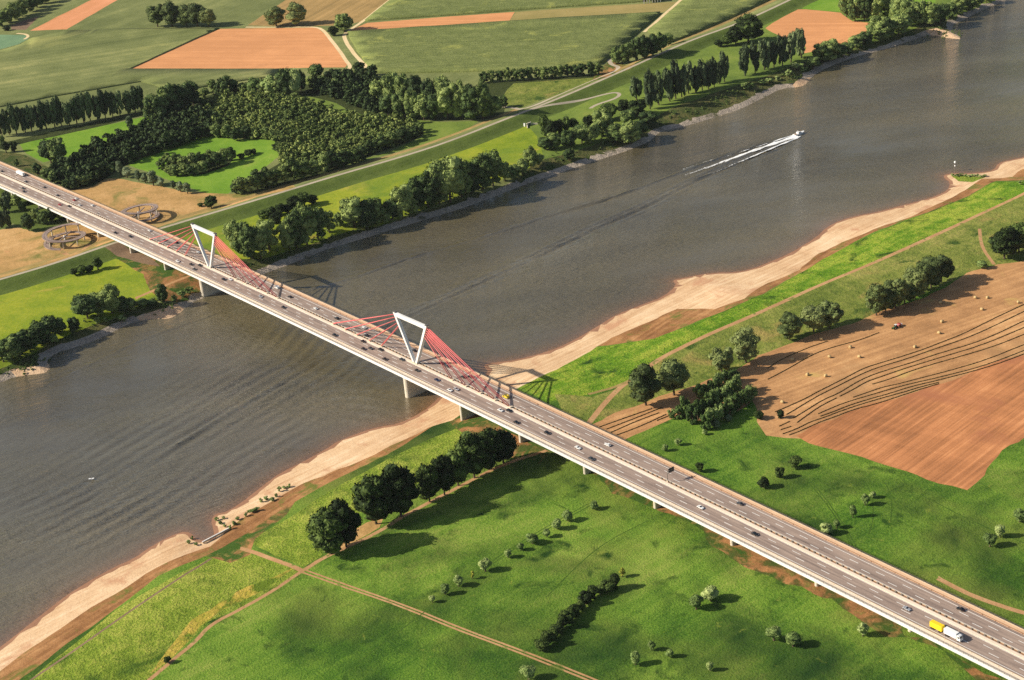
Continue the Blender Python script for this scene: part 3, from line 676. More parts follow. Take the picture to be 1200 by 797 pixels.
def build_river():
    cell, sub = 26.0, 12
    lo = RIVER.min(0) - 60; hi = RIVER.max(0) + 60
    nx, ny = ((hi - lo) / cell).astype(int) + 1
    gx, gy = np.meshgrid(np.arange(nx), np.arange(ny), indexing='ij')
    c = lo + (np.c_[gx.ravel(), gy.ravel()] + 0.5) * cell
    dmin = np.minimum(dist_line(c, BANK_FAR)[0], dist_line(c, BANK_NEAR)[0])
    use = in_poly(c, RIVER) | (dmin < 30)
    q = proj(np.c_[c, np.zeros(len(c))])
    vis = use & (q[:, 0] > -60) & (q[:, 0] < 1260) & (q[:, 1] > -40) & (q[:, 1] < 860)
    V = []; F = []; n = 0
    co = c[use & ~vis]
    for dx, dy in ((-.5, -.5), (.5, -.5), (.5, .5), (-.5, .5)): V.append(co + np.array([dx, dy]) * cell)
    V = [np.stack(V, 1).reshape(-1, 2)]; F = [np.arange(len(co) * 4).reshape(-1, 4)]; n = len(co) * 4
    s = np.linspace(-.5, .5, sub + 1); sx, sy = np.meshgrid(s, s, indexing='ij'); L = np.c_[sx.ravel(), sy.ravel()] * cell
    i, j = np.meshgrid(np.arange(sub), np.arange(sub), indexing='ij'); a = (i * (sub + 1) + j).ravel()
    fq = np.c_[a, a + sub + 1, a + sub + 2, a + 1]
    cv = c[vis]
    V.append((cv[:, None, :] + L[None]).reshape(-1, 2))
    F.append((np.arange(len(cv))[:, None, None] * len(L) + fq[None] + n).reshape(-1, 4))
    V = np.vstack(V); F = np.vstack(F)
    Z = np.zeros(len(V))
    for T, hw, wl, am in TRAINS:
        bb0, bb1 = T.min(0) - 3 * hw, T.max(0) + 3 * hw
        k = np.nonzero(((V > bb0) & (V < bb1)).all(1))[0]
        d, sg, al = dist_line(V[k], T); sd_ = d * sg
        tot = np.linalg.norm(np.diff(T, axis=0), axis=1).sum()
        e = np.clip(al / 40, 0, 1) * np.clip((tot - al) / 60, 0, 1) * (1 - np.clip(al / 900.0, 0, 0.72) * (am > 1))
        mod = 0.65 + 0.35 * np.sin(al * 0.045 + sd_ * 0.08) * np.sin(al * 0.017 - sd_ * 0.05 + 1)
        Z[k] += am * np.exp(-(sd_ / hw) ** 2) * e * mod * np.cos(2 * PI * sd_ / wl + 0.35 * np.sin(al * 0.03))
    dn = np.full(len(V), 99.0); k = np.arange(len(V))
    dn, _, _ = dist_line(V, BANK_NEAR); ins = in_poly(V, RIVER)
    dfar, _, _ = dist_line(V, BANK_FAR)
    edge = np.minimum(dn, dfar); Z *= np.clip((edge - 2) / 12, 0, 1)
    sh = 0.62 * np.exp(-dn / 7.0) + 0.10 * np.exp(-dn / 30.0)
    me = mesh_np("river", np.c_[V, Z], F, WATER, True)
    a = me.attributes.new("shallow", 'FLOAT', 'POINT'); a.data.foreach_set("value", np.clip(sh, 0, 1).astype(np.float32))
    o = link("river", me); o["kind"] = "structure"
    print("river verts", len(V))


build_river()

# foam behind the motor boat
def foam_mat():
    m, nt, b = new_mat("foam", 0.8, 0.2)
    b.inputs["Base Color"].default_value = (0.86, 0.87, 0.86, 1)
    at = N(nt, "Attribute"); at.attribute_name = "thin"
    nz = noise(nt, pos_node(nt), 2.4, 4, 0.7)
    mr = N(nt, "MapRange"); mr.inputs[1].default_value = -0.12; mr.inputs[2].default_value = 0.1
    nt.links.new(math_node(nt, 'SUBTRACT', nz, at.outputs["Fac"]), mr.inputs[0])
    nt.links.new(mr.outputs[0], b.inputs["Alpha"])
    return m


def build_foam():
    lines = [([(937, 156.5), (925, 160), (900, 167.5), (860, 180), (830, 189), (800, 198.5)], 2.0, 3.2, 0.10, 0.62),
             ([(934, 159.5), (915, 165.5), (890, 174), (860, 185), (830, 196), (803, 205)], 4.6, 3.4, 0.05, 0.62),
             ([(938, 160), (925, 165.5), (905, 173.5), (880, 184), (858, 193), (835, 203)], 2.0, 3.0, 0.08, 0.66)]
    V, F, T = [], [], []
    n = 0
    g = np.random.default_rng(5)
    for px, w0, w1, t0, t1 in lines:
        L = densify(smooth_line(P2(px, 0.3), 2), 2.0); k = len(L)
        t = np.gradient(L, axis=0); nr = np.c_[-t[:, 1], t[:, 0]] / np.linalg.norm(t, axis=1)[:, None]
        u = np.linspace(0, 1, k); wd = w0 + (w1 - w0) * u
        ks = np.linspace(-1, 1, 7)
        for q in ks:
            jit = g.normal(0, 0.25, (k, 1)) * abs(q)
            xy = L + nr * (q * wd[:, None] * 0.5 * (1.1 + 0.3 * np.sin(u * 40)[:, None]) + jit)
            V.append(np.c_[xy, 0.32 + 0.45 * (1 - q * q) * (1 - u)])
            T.append(t0 + (t1 - t0) * u + 0.22 * abs(q) ** 3)
        for a in range(6):
            i = np.arange(k - 1); F.append(np.c_[n + a * k + i, n + a * k + i + 1, n + (a + 1) * k + i + 1, n + (a + 1) * k + i])
        n += 7 * k
    me = mesh_np("boat_wake_foam", np.vstack(V), np.vstack(F), foam_mat(), True)
    at = me.attributes.new("thin", 'FLOAT', 'POINT'); at.data.foreach_set("value", np.concatenate(T).astype(np.float32))
    o = link("wake_foam", me); props(o, "white foam streaks trailing behind the motor boat", "foam", kind="stuff")


build_foam()
# ------------------------------------------------------------------ motorway bridge
KB = 1.57721697e-5
def deck_z(x): return 22.5 - KB * ((x - 143.75) ** 2 - 143.75 ** 2)


CONC = ground_mat("pale_concrete", [(0.3, lin(188, 170, 148)), (0.5, lin(200, 182, 158)), (0.7, lin(218, 202, 180))], 30, 5, 1.0, (0.35, 0.35, 0.3), 0.15, 0.1)
WALK = ground_mat("walkway_paving", [(0.3, lin(196, 160, 128)), (0.5, lin(216, 180, 146)), (0.7, lin(226, 194, 162))], 40, 6, 1.0, (0.35, 0.35, 0.3), 0.1, 0.1)
WALKW = ground_mat("pale_walkway", [(0.3, lin(206, 190, 168)), (0.5, lin(224, 208, 188)), (0.7, lin(232, 218, 200))], 40, 6, 1.0, (0.35, 0.35, 0.3), 0.1, 0.1)
WHITE = plain("white_paint", (0.74, 0.73, 0.70, 1), 0.55, 0.3, 0.09, 5.0)
GIRD = plain("girder_grey", (0.12, 0.115, 0.11, 1), 0.6, 0.3, 0.12, 6.0)
RED = plain("cable_red", lin(210, 102, 102), 0.5, 0.3, 0.08, 3.0)
RAILM = plain("rail_grey", (0.22, 0.19, 0.16, 1), 0.5, 0.4, 0.1, 2.0, 0.3)
LINEW = plain("road_paint", (0.78, 0.76, 0.72, 1), 0.7, 0.2, 0.1, 1.2)
DARKM = plain("dark_steel", (0.05, 0.055, 0.055, 1), 0.5, 0.4, 0.1, 2.0, 0.2)
PIERM = ground_mat("pier_concrete", [(0.3, lin(186, 176, 158)), (0.5, lin(206, 196, 178)), (0.7, lin(218, 208, 190))], 12, 3, 0.8, (0.35, 0.35, 0.3), 0.2, 0.1)
BARM = plain("barrier_brown", lin(150, 112, 84), 0.7, 0.3, 0.15, 2.0)


def asphalt_mat():
    m, nt, b = new_mat("bridge_asphalt", 0.85, 0.25)
    P = pos_node(nt)
    lanes = noise(nt, pos_node(nt, 0.0, (0.006, 1.0, 0.0)), 1.7, 3, 0.65)      # tyre tracks along the lanes
    patch = noise(nt, pos_node(nt, 0.0, (0.05, 0.35, 0.0)), 1.1, 4, 0.6)
    fine = noise(nt, P, 0.9, 3, 0.7)
    s = math_node(nt, 'ADD', math_node(nt, 'ADD', math_node(nt, 'MULTIPLY', lanes, 0.55), math_node(nt, 'MULTIPLY', patch, 0.42)), math_node(nt, 'MULTIPLY', fine, 0.15))
    c = ramp(nt, s, [(0.34, lin(80, 72, 69)), (0.43, lin(122, 107, 99)), (0.54, lin(146, 128, 117)), (0.68, lin(168, 148, 134))])
    nt.links.new(c, b.inputs["Base Color"])
    return m


ASPH = asphalt_mat()
X0, X1 = -760.0, 930.0
PATH = [(x, 0.0, deck_z(x)) for x in np.arange(X0, X1 + 1, 12.0)]
bridge = empty("motorway_bridge", (0, 0, 0))
props(bridge, "long motorway bridge with two white triangular pylons and red stay cables over the river", "bridge")


def deck_part(name, prof, mat, parent=bridge, path=PATH, smooth=False):
    b = MB(); b.sweep(prof, path); return b.obj(name, mat, parent, smooth)


def slab(y0, y1, z0, z1): return [(y0, z0), (y1, z0), (y1, z1), (y0, z1)]


deck_part("deck_girder", [(-18.4, -0.02), (-18.4, -0.55), (-12.2, -1.1), (-11.2, -3.7), (11.2, -3.7), (12.2, -1.1), (18.4, -0.55), (18.4, -0.02)], GIRD)
deck_part("walkway", slab(-18.38, -15.32, -0.01, 0.17), WALKW)
deck_part("walkway", slab(15.32, 18.38, -0.01, 0.17), WALK)
deck_part("edge_beam", slab(-18.85, -18.4, -1.35, 0.42), WHITE)
deck_part("edge_beam", slab(18.4, 18.85, -1.2, 0.30), CONC)
deck_part("median_kerb", slab(-1.88, 0.25, -0.01, 0.42), WALKW)
def two_tone(name, mb, n0, mats):
    me = mb.mesh(name, mats); mi = np.zeros(len(me.polygons), np.int32); mi[n0:] = 1
    me.polygons.foreach_set("material_index", mi); return link(name, me, bridge)
# the carriageways with their painted lines
for y0, y1, edges, dashes in ((-15.3, -1.9, (-13.15, -14.95, -2.35), ((-5.4, 0), (-9.2, 6))), (2.5, 15.3, (13.0, 2.95), ((5.9, 3), (9.4, 10)))):
    b = MB(); b.sweep(slab(y0, y1, -0.01, 0.03), PATH); n0 = len(b.f)
    for y in edges: b.sweep(slab(y - 0.16, y + 0.16, 0.02, 0.05), PATH)
    for y, off in dashes:
        for x in np.arange(X0 + off, X1 - 8, 18.0): b.sweep(slab(y - 0.17, y + 0.17, 0.02, 0.05), [(x, 0, deck_z(x)), (x + 6, 0, deck_z(x + 6))])
    two_tone("carriageway", b, n0, [ASPH, LINEW])
b = MB(); b.sweep(slab(0.27, 2.48, -0.01, 0.10), PATH); n0 = len(b.f)
for x in np.arange(X0 + 2, X1 - 2, 4.0): b.box((x, 1.1, deck_z(x) + 0.42), (1.1, 0.5, 0.9))
two_tone("median_strip", b, n0, [BARM, RAILM])
# guard rails along the median and beside the walkways
def guard(name, y, step, mat, hgt=0.8, wide=0.35, rail=True, postw=0.3):
    b = MB()
    if rail: b.sweep(slab(y - wide / 2, y + wide / 2, hgt - 0.35, hgt), PATH)
    for x in np.arange(X0 + 2, X1 - 2, step): b.box((x, y, deck_z(x) + hgt / 2 - 0.1), (postw, postw, hgt - 0.2))
    b.obj(name, mat, bridge)
guard("guard_rail", 1.75, 4.0, CONC, 0.75, 0.3)
guard("guard_rail", -15.25, 8.0, CONC, 0.75, 0.22)
guard("guard_rail", 15.2, 8.0, BARM, 0.75, 0.22)
def railing(y, z0):
    b = MB()
    for z in (1.1, 0.62): b.sweep(slab(y - 0.05, y + 0.05, z0 + z - 0.08, z0 + z), PATH)
    for x in np.arange(X0 + 1, X1 - 1, 3.0): b.box((x, y, deck_z(x) + z0 + 0.55), (0.16, 0.1, 1.1))
    b.obj("railing", RAILM, bridge)
railing(18.62, 0.30)
railing(-18.6, 0.42)

# piers
def pier(x, half, thick, base):
    b = MB(); top = deck_z(x) - 3.68; n = 8; prof = []
    for k in range(n + 1):
        t = -PI / 2 + PI * k / n; prof.append((thick / 2 * math.sin(t), half - thick / 2 + thick / 2 * math.cos(t)))
    for k in range(n + 1):
        t = PI / 2 + PI * k / n; prof.append((thick / 2 * math.sin(t), -half + thick / 2 + thick / 2 * math.cos(t)))
    k = len(prof)
    V = [(x + a, c, base) for a, c in prof] + [(x + a, c, top) for a, c in prof]
    b.add(V, [tuple(range(k - 1, -1, -1)), tuple(range(k, 2 * k))] + [(i, (i + 1) % k, (i + 1) % k + k, i + k) for i in range(k)])
    b.obj("pier", PIERM, bridge)
for x in (0.0, 287.5): pier(x, 11.8, 5.2, -3.0)
for i in range(1, 11):
    for x in (-62.5 * i, 287.5 + 63.0 * i):
        if X0 < x < X1: pier(x, 11.0, 2.6, float(height([(x, 0.0)])[0]) - 1.0)

# pylons: inverted triangles standing on the median
ZP = 34.0; TW = 19.6
def pylon(x):
    z = deck_z(x)
    py = empty("pylon", (x, 0.0, z)); py.parent = bridge
    props(py, "white inverted triangle pylon standing on the median")
    def leg(sg):
        b = MB()
        w0, w1, d = 1.9, 2.4, 2.3
        V = []
        for zz, xc, ww in ((0.05, sg * 1.25, w0), (ZP, sg * (TW - 1.0), w1)):
            for dx, dy in ((-ww / 2, -d / 2), (ww / 2, -d / 2), (ww / 2, d / 2), (-ww / 2, d / 2)): V.append((xc + dx, dy, zz))
        b.add(V, [(3, 2, 1, 0), (4, 5, 6, 7), (0, 1, 5, 4), (1, 2, 6, 5), (2, 3, 7, 6), (3, 0, 4, 7)])
        b.obj("leg", WHITE, py, False, 0.12)
    leg(-1); leg(1)
    b = MB(); b.box((0, 0, ZP - 1.42), (2 * TW - 4.4, 2.0, 2.7)); b.obj("crossbar", WHITE, py, False, 0.12)
    b = MB(); b.box((0, 0, 0.42), (6.4, 3.2, 0.8)); b.obj("foot_block", CONC, py, False, 0.1)
    for sg in (-1, 1):
        b = MB(); b.box((sg * (TW - 0.9), 0, ZP + 0.35), (2.4, 2.0, 0.66)); b.obj("cap", GIRD, py, False, 0.08)
    for sg in (-1, 1):
        for d, zt in ((42, 25.0), (57, 26.9), (73, 28.8), (88.5, 30.6), (104.5, 32.4)):
            xa = x + sg * d; za = deck_z(xa) + 0.8
            xt = x + sg * (1.25 + (TW - 2.25) * zt / ZP + 1.0); zz = z + zt
            b = MB()
            for dy in (-0.55, 0.55): b.tube([(xa, dy * 1.2, za), (xt, dy, zz)], 0.27, 8)
            b.obj("stay_cable", RED, bridge, True)
            b = MB(); b.box((xa, 0.0, deck_z(xa) + 0.62), (3.4, 1.9, 1.0)); b.obj("cable_anchor", CONC, bridge, False, 0.1)
for x in (0.0, 287.5): pylon(x)

# spiral ramps at the dike, one on each side of the bridge
RAMPM = ground_mat("ramp_paving", [(0.3, lin(128, 110, 104)), (0.5, lin(150, 132, 124)), (0.7, lin(168, 150, 138))], 20, 4, 1.0, (0.35, 0.35, 0.3), 0.1, 0.1)
def spiral(cx, cy, a0, turn, label):
    base = float(height([(cx, cy)])[0])
    root = empty("spiral_ramp", (cx, cy, base)); props(root, label, "ramp", "ramps beside the bridge")
    zt = deck_z(cx) - base - 0.4; R = 17.0; W = 2.2; n = 84; tot = 1.62 * 2 * PI
    V = []; F = []
    for i in range(n + 1):
        u = i / n; t = a0 + turn * tot * u; z = zt - (zt - 0.1) * u
        for rr, dz in ((R - W, 0), (R + W, 0), (R + W, -0.7), (R - W, -0.7)): V.append((rr * math.cos(t), rr * math.sin(t), z + dz))
    for i in range(n):
        for j in range(4): F.append((i * 4 + j, i * 4 + (j + 1) % 4, (i + 1) * 4 + (j + 1) % 4, (i + 1) * 4 + j))
    F += [(0, 1, 2, 3), tuple(n * 4 + j for j in (3, 2, 1, 0))]
    b = MB(); b.add(V, F); b.obj("ramp_deck", RAMPM, root)
    for rr in (R - W + 0.1, R + W - 0.1):
        b = MB(); P = []
        for i in range(n + 1):
            u = i / n; t = a0 + turn * tot * u; P.append((rr * math.cos(t), rr * math.sin(t), zt - (zt - 0.1) * u))
        for p, q in zip(P[:-1], P[1:]):
            b.bar((p[0], p[1], p[2] + 1.1), (q[0], q[1], q[2] + 1.1), 0.1, 0.12)
        for p in P[::2]: b.box((p[0], p[1], p[2] + 0.55), (0.1, 0.1, 1.1))
        b.obj("railing", RAILM, root)
    for k in range(8):
        t = a0 + turn * (0.15 + k * 2 * PI / 8)
        h = zt - (zt - 0.1) * ((0.15 + k * 2 * PI / 8) / tot) - 0.72
        b = MB(); b.tube([(R * math.cos(t), R * math.sin(t), -0.3), (R * math.cos(t), R * math.sin(t), h)], 0.55, 10); b.obj("column", PIERM, root, True)
    hub = zt * 0.45
    for k in range(2):
        t = a0 + 0.6 + k * PI / 2; c, s = math.cos(t) * (R - W), math.sin(t) * (R - W)
        b = MB(); b.bar((-c, -s, hub + k * 0.05), (c, s, hub + k * 0.05), 0.9, 0.8 - k * 0.2); b.obj("cross_beam", RAMPM, root)
    b = MB(); b.tube([(0, 0, -0.3), (0, 0, hub + 1.2)], 0.7, 10); b.obj("centre_column", WHITE, root, True)
spiral(-202.0, 38.5, -PI / 2 + 0.1, 1, "round spiral ramp on columns beside the bridge, on the lone round tree's side")
spiral(-200.0, -37.0, PI / 2 + 0.1, 1, "round spiral ramp on columns beside the bridge, on the lime meadow's side")

# sign on a cantilever mast
def gantry(px_post, side, label):
    p = unp([px_post], deck_z(480.0))[0]
    for _ in range(4): p = unp([px_post], deck_z(p[0]))[0]
    x = p[0]; z = deck_z(x)
    root = empty("sign_gantry", (x, 1.2, z)); props(root, label, "road sign")
    b = MB(); b.tube([(0, 0, 0.1), (0, 0, 7.4)], 0.2, 8); b.obj("mast", RAILM, root, True)
    b = MB(); b.bar((0, 0, 7.1), (0, 5.6, 7.1), 0.3, 0.3); b.obj("arm", RAILM, root)
    b = MB(); b.box((-0.3, 3.6, 6.6), (0.18, 4.6, 3.0)); b.obj("sign_panel", DARKM, root, False, 0.03)
    b = MB(); b.box((0, 0, 0.5), (1.2, 0.9, 0.9)); b.obj("base_block", CONC, root)
gantry((786, 563), 1, "dark overhead road sign on a mast in the median seen from behind")
def mast(px_post, label):
    p = unp([px_post], 20.0)[0]
    for _ in range(4): p = unp([px_post], deck_z(p[0]))[0]
    x = p[0]; z = deck_z(x)
    root = empty("camera_mast", (x, 1.2, z)); props(root, label, "mast")
    b = MB(); b.tube([(0, 0, 0.1), (0, 0, 9.0)], [0.16, 0.1], 8); b.obj("pole", RAILM, root, True)
    b = MB(); b.bar((0, 0, 8.8), (0, 2.4, 9.0), 0.1, 0.1); b.obj("arm", RAILM, root)
    b = MB(); b.box((0.0, 2.3, 8.7), (0.7, 0.35, 0.3)); b.obj("lamp_head", RAILM, root)
mast((603, 478), "slim grey mast in the median beside the last cable of the near pylon")
mast((328.5, 349), "slim grey mast in the median beside the last cable of the far pylon")
# ------------------------------------------------------------------ vehicles
ORD = ["zeroth", "first", "second", "third", "fourth", "fifth", "sixth", "seventh", "eighth", "ninth", "tenth", "eleventh", "twelfth", "thirteenth", "fourteenth", "fifteenth",
       "sixteenth", "seventeenth", "eighteenth", "nineteenth", "twentieth", "twenty-first", "twenty-second", "twenty-third", "twenty-fourth", "twenty-fifth"]


def paint(name, col, metal=0.0):
    m, nt, b = new_mat(name, 0.3, 0.5)
    b.inputs["Base Color"].default_value = col; b.inputs["Metallic"].default_value = metal
    b.inputs["Coat Weight"].default_value = 0.4; b.inputs["Coat Roughness"].default_value = 0.1
    return m


PAINT = {"black": paint("car_black", (0.012, 0.013, 0.015, 1)), "dark grey": paint("car_dark_grey", (0.05, 0.055, 0.06, 1)), "silver": paint("car_silver", (0.45, 0.47, 0.5, 1), 0.3),
         "white": paint("car_white", (0.80, 0.80, 0.78, 1)), "red": paint("car_red", (0.42, 0.03, 0.03, 1)), "yellow": paint("car_yellow", (0.85, 0.6, 0.03, 1)), "dark blue": paint("car_blue", (0.015, 0.03, 0.09, 1))}
GLASS = paint("car_glass", (0.015, 0.02, 0.025, 1))
TYRE = plain("tyre_rubber", (0.018, 0.018, 0.018, 1), 0.9, 0.1, 0.1, 0.4)
LAMP = paint("lamp_glass", (0.7, 0.7, 0.68, 1)); TAIL = paint("tail_lamp", (0.35, 0.02, 0.02, 1))
TARP_W = plain("white_tarpaulin", (0.82, 0.82, 0.80, 1), 0.6, 0.3, 0.05, 2.0)
TARP_Y = plain("yellow_tarpaulin", (0.86, 0.60, 0.02, 1), 0.55, 0.3, 0.05, 2.0)


def car_meshes(L=4.5, W=1.8, H=1.45, kind="car"):
    """body, window band, wheels, lamps; front towards +x"""
    h = L / 2; o = {}
    b = MB()
    if kind == "van":
        prof = [(-h, 0.35), (-h, 1.0), (-h + 0.05, H - 0.12), (-h + 0.25, H), (h - 1.9, H), (h - 1.05, 1.12), (h - 0.15, 0.95), (h, 0.7), (h, 0.35)]
    elif kind == "estate":
        prof = [(-h, 0.35), (-h, 0.9), (-h + 0.25, 1.0), (-h + 0.75, H), (h - 2.3, H), (h - 1.45, 0.98), (h - 0.25, 0.82), (h, 0.62), (h, 0.3)]
    else:
        prof = [(-h, 0.35), (-h, 0.85), (-h + 0.55, 0.98), (-h + 1.25, H), (h - 2.35, H), (h - 1.5, 0.96), (h - 0.25, 0.8), (h, 0.6), (h, 0.3)]
    b.prism(prof, -W / 2, W / 2); o["body"] = b.mesh("car_body", [GLASS], False, 0.09)
    g = MB()
    zb, zt = 0.99, H - 0.14
    if kind == "van": xa, xb = h - 2.6, h - 1.25
    elif kind == "estate": xa, xb = -h + 0.55, h - 1.65
    else: xa, xb = -h + 0.95, h - 1.7
    for sy in (-1, 1):
        y = sy * (W / 2 + 0.006)
        g.add([(xa - 0.12, y, zb), (xb + 0.1, y, zb), (xb - 0.5, y, zt), (xa + 0.3, y, zt)], [(0, 1, 2, 3) if sy < 0 else (3, 2, 1, 0)])
    if kind == "van": f0, f1 = (h - 1.05, 1.12), (h - 1.9, H); r0 = r1 = None
    elif kind == "estate": f0, f1 = (h - 1.45, 0.98), (h - 2.3, H); r0, r1 = (-h + 0.25, 1.0), (-h + 0.75, H)
    else: f0, f1 = (h - 1.5, 0.96), (h - 2.35, H); r0, r1 = (-h + 0.55, 0.98), (-h + 1.25, H)
    def pane(p, q, sx):
        d = (q[0] - p[0], q[1] - p[1]); l = math.hypot(*d); n = (abs(d[1]) / l * sx * 0.02, abs(d[0]) / l * 0.02)
        A = (p[0] + d[0] * .1 + n[0], p[1] + d[1] * .1 + n[1]); B = (p[0] + d[0] * .9 + n[0], p[1] + d[1] * .9 + n[1]); w = W / 2 - 0.16
        g.add([(A[0], -w, A[1]), (A[0], w, A[1]), (B[0], w * .92, B[1]), (B[0], -w * .92, B[1])], [(0, 1, 2, 3) if sx > 0 else (3, 2, 1, 0)])
    pane(f0, f1, 1)
    if r0: pane(r0, r1, -1)
    o["window_band"] = g.mesh("car_window_band", GLASS)
    wb = MB(); wb.tube([(0, -0.11, 0), (0, 0.11, 0)], 0.33, 14); o["wheel"] = wb.mesh("car_wheel", TYRE)
    hb = MB(); hb.box((0, 0, 0), (0.12, 0.34, 0.16)); o["headlight"] = hb.mesh("car_headlight", LAMP, False, 0.02)
    tb = MB(); tb.box((0, 0, 0), (0.1, 0.28, 0.2)); o["tail_light"] = tb.mesh("car_tail_light", TAIL, False, 0.02)
    o["dim"] = (L, W, H)
    return o


KINDS = {"car": car_meshes(), "estate": car_meshes(4.7, 1.82, 1.48, "estate"), "van": car_meshes(5.4, 2.0, 2.25, "van")}


def make_car(kind, colour, loc, rz, pitch, label, group, name=None, cat=None):
    o = KINDS[kind]; L, W, H = o["dim"]
    root = empty(name or ("van" if kind == "van" else "car"), loc)
    root.rotation_euler = (0, pitch, rz)
    props(root, label, cat or ("van" if kind == "van" else "car"), group)
    body = link("body", o["body"], root); body.material_slots[0].link = 'OBJECT'; body.material_slots[0].material = PAINT[colour]
    link("window_band", o["window_band"], root)
    for sx in (-1, 1):
        for sy in (-1, 1): link("wheel", o["wheel"], root, (sx * L * 0.3, sy * (W / 2 - 0.1), 0.33))
    for sy in (-1, 1):
        link("headlight", o["headlight"], root, (L / 2 - 0.03, sy * (W / 2 - 0.3), 0.62))
        link("tail_light", o["tail_light"], root, (-L / 2 + 0.02, sy * (W / 2 - 0.24), 0.75))
    return root


def deck_pt(px, lift=0.7):
    z = 20.0
    for _ in range(6):
        p = unp([px], z)[0]; z = deck_z(p[0]) + lift
    return p


NEAR_LANES = [-3.7, -7.3, -11.2]; FAR_LANES = [4.3, 7.7, 11.3]
cars = [  # px, py, colour, kind, carriageway
    (1063, 713, "silver", "car", -1), (1125, 714, "black", "car", 1), (867, 590, "dark grey", "car", 1), (884, 626, "black", "car", -1), (820, 595, "white", "car", -1),
    (676.6, 525, "white", "car", -1), (692.5, 538, "dark grey", "estate", -1), (712.5, 521, "white", "estate", 1), (592.5, 464.6, "yellow", "van", 1), (586, 481, "white", "car", -1),
    (596, 481.5, "black", "estate", -1), (605, 495, "black", "car", -1), (641, 507.4, "black", "estate", -1), (489, 434, "black", "car", -1), (512, 445.2, "dark blue", "car", -1), (527.7, 457, "white", "car", -1),
    (535, 456, "silver", "car", -1), (543.6, 441.4, "black", "car", 1), (551, 441.4, "black", "estate", 1), (523.6, 425.5, "black", "car", 1), (531, 425.8, "dark grey", "car", 1), (396.6, 372.2, "black", "estate", 1),
    (393, 392.5, "black", "estate", -1), (425.6, 400, "black", "car", -1), (425.6, 409, "black", "car", -1), (435, 408, "dark grey", "car", -1), (446, 409.7, "black", "estate", -1), (451, 420.8, "black", "car", -1),
    (470.5, 421.6, "dark grey", "estate", -1), (429, 383, "white", "car", 1), (430, 392.5, "dark grey", "car", 1), (486, 410.4, "black", "car", 1), (307, 347, "silver", "car", -1), (332.5, 360, "black", "car", -1),
    (328, 335.5, "white", "van", 1), (341, 347.2, "black", "car", 1), (371, 361, "white", "car", 1), (193.8, 281, "black", "car", 1), (207.6, 283.8, "black", "estate", 1), (235, 294.8, "white", "car", 1),
    (209, 306, "white", "estate", -1), (225, 309.5, "black", "car", -1), (234.8, 310.8, "black", "estate", -1), (228.3, 315.3, "dark grey", "car", -1), (263.5, 327, "black", "estate", -1), (270.8, 327.2, "white", "car", -1),
    (1.7, 200.7, "dark grey", "car", 1), (30.4, 212.8, "dark grey", "estate", 1), (52.5, 219.3, "dark grey", "car", 1), (67.7, 228.7, "dark grey", "car", 1), (87, 234.4, "red", "car", 1), (90.8, 232.2, "white", "car", 1),
    (94, 240, "white", "car", 1), (110, 240.4, "white", "estate", 1), (26, 221, "dark grey", "car", -1), (27.6, 224.7, "black", "estate", -1), (70.4, 239.8, "red", "car", -1), (81.5, 241.5, "black", "car", -1),
    (136, 272.5, "black", "car", -1), (153.3, 277, "black", "estate", -1), (176.6, 269.8, "white", "car", 1), (1.5, 198.0, "black", "car", 1)]
cars = cars[:-1]
rec = []
for px, py, colr, kd, sd_ in cars:
    p = deck_pt((px, py), 0.9 if kd == "van" else 0.6)
    lanes = NEAR_LANES if sd_ < 0 else FAR_LANES
    y = min(lanes, key=lambda l: abs(l - p[1]))
    rec.append([p[0], y, colr, kd, sd_])
rec.sort(key=lambda r: -r[0])
for i, a in enumerate(rec):                          # keep a car length between two in one lane
    for c in rec[:i]:
        if c[1] == a[1] and abs(c[0] - a[0]) < 6.2: a[0] = c[0] - 6.5
cnt = {}
for x, y, colr, kd, sd_ in rec:
    sec = ("on the bridge end this side of the near pylon" if x > 287.5 else "between the two pylons" if x > 0 else "beyond the far pylon")
    way = "lorry's carriageway" if sd_ < 0 else "opposite carriageway"
    key = (sec, way, colr, kd); cnt[key] = cnt.get(key, 0) + 1
tot = dict(cnt); cnt = {}
SECN = {"on the bridge end this side of the near pylon": "before the near pylon", "between the two pylons": "between the pylons", "beyond the far pylon": "past the far pylon"}
for x, y, colr, kd, sd_ in rec:
    sec = ("on the bridge end this side of the near pylon" if x > 287.5 else "between the two pylons" if x > 0 else "beyond the far pylon")
    way = "lorry's carriageway" if sd_ < 0 else "opposite carriageway"
    key = (sec, way, colr, kd); cnt[key] = cnt.get(key, 0) + 1
    nm = {"car": "car", "estate": "estate car", "van": "van"}[kd]
    lab = f"{colr} {nm} on the {way} {SECN[sec]}"
    if tot[key] > 1: lab = f"{ORD[cnt[key]]} {colr} {nm} from the lorry end, {way}, {SECN[sec]}"
    z = deck_z(x) + 0.035; slope = -2 * KB * (x - 143.75)
    rz = 0.0 if sd_ < 0 else PI
    make_car(kd, colr, (x, y, z), rz, -math.atan(slope) if sd_ < 0 else math.atan(slope), lab, "vehicles on the bridge")


def wheels(root, xs, y, r=0.5):
    for x in xs:
        for sy in (-1, 1):
            b = MB(); b.tube([(x, sy * y - 0.16, r), (x, sy * y + 0.16, r)], r, 14); b.obj("wheel", TYRE, root)


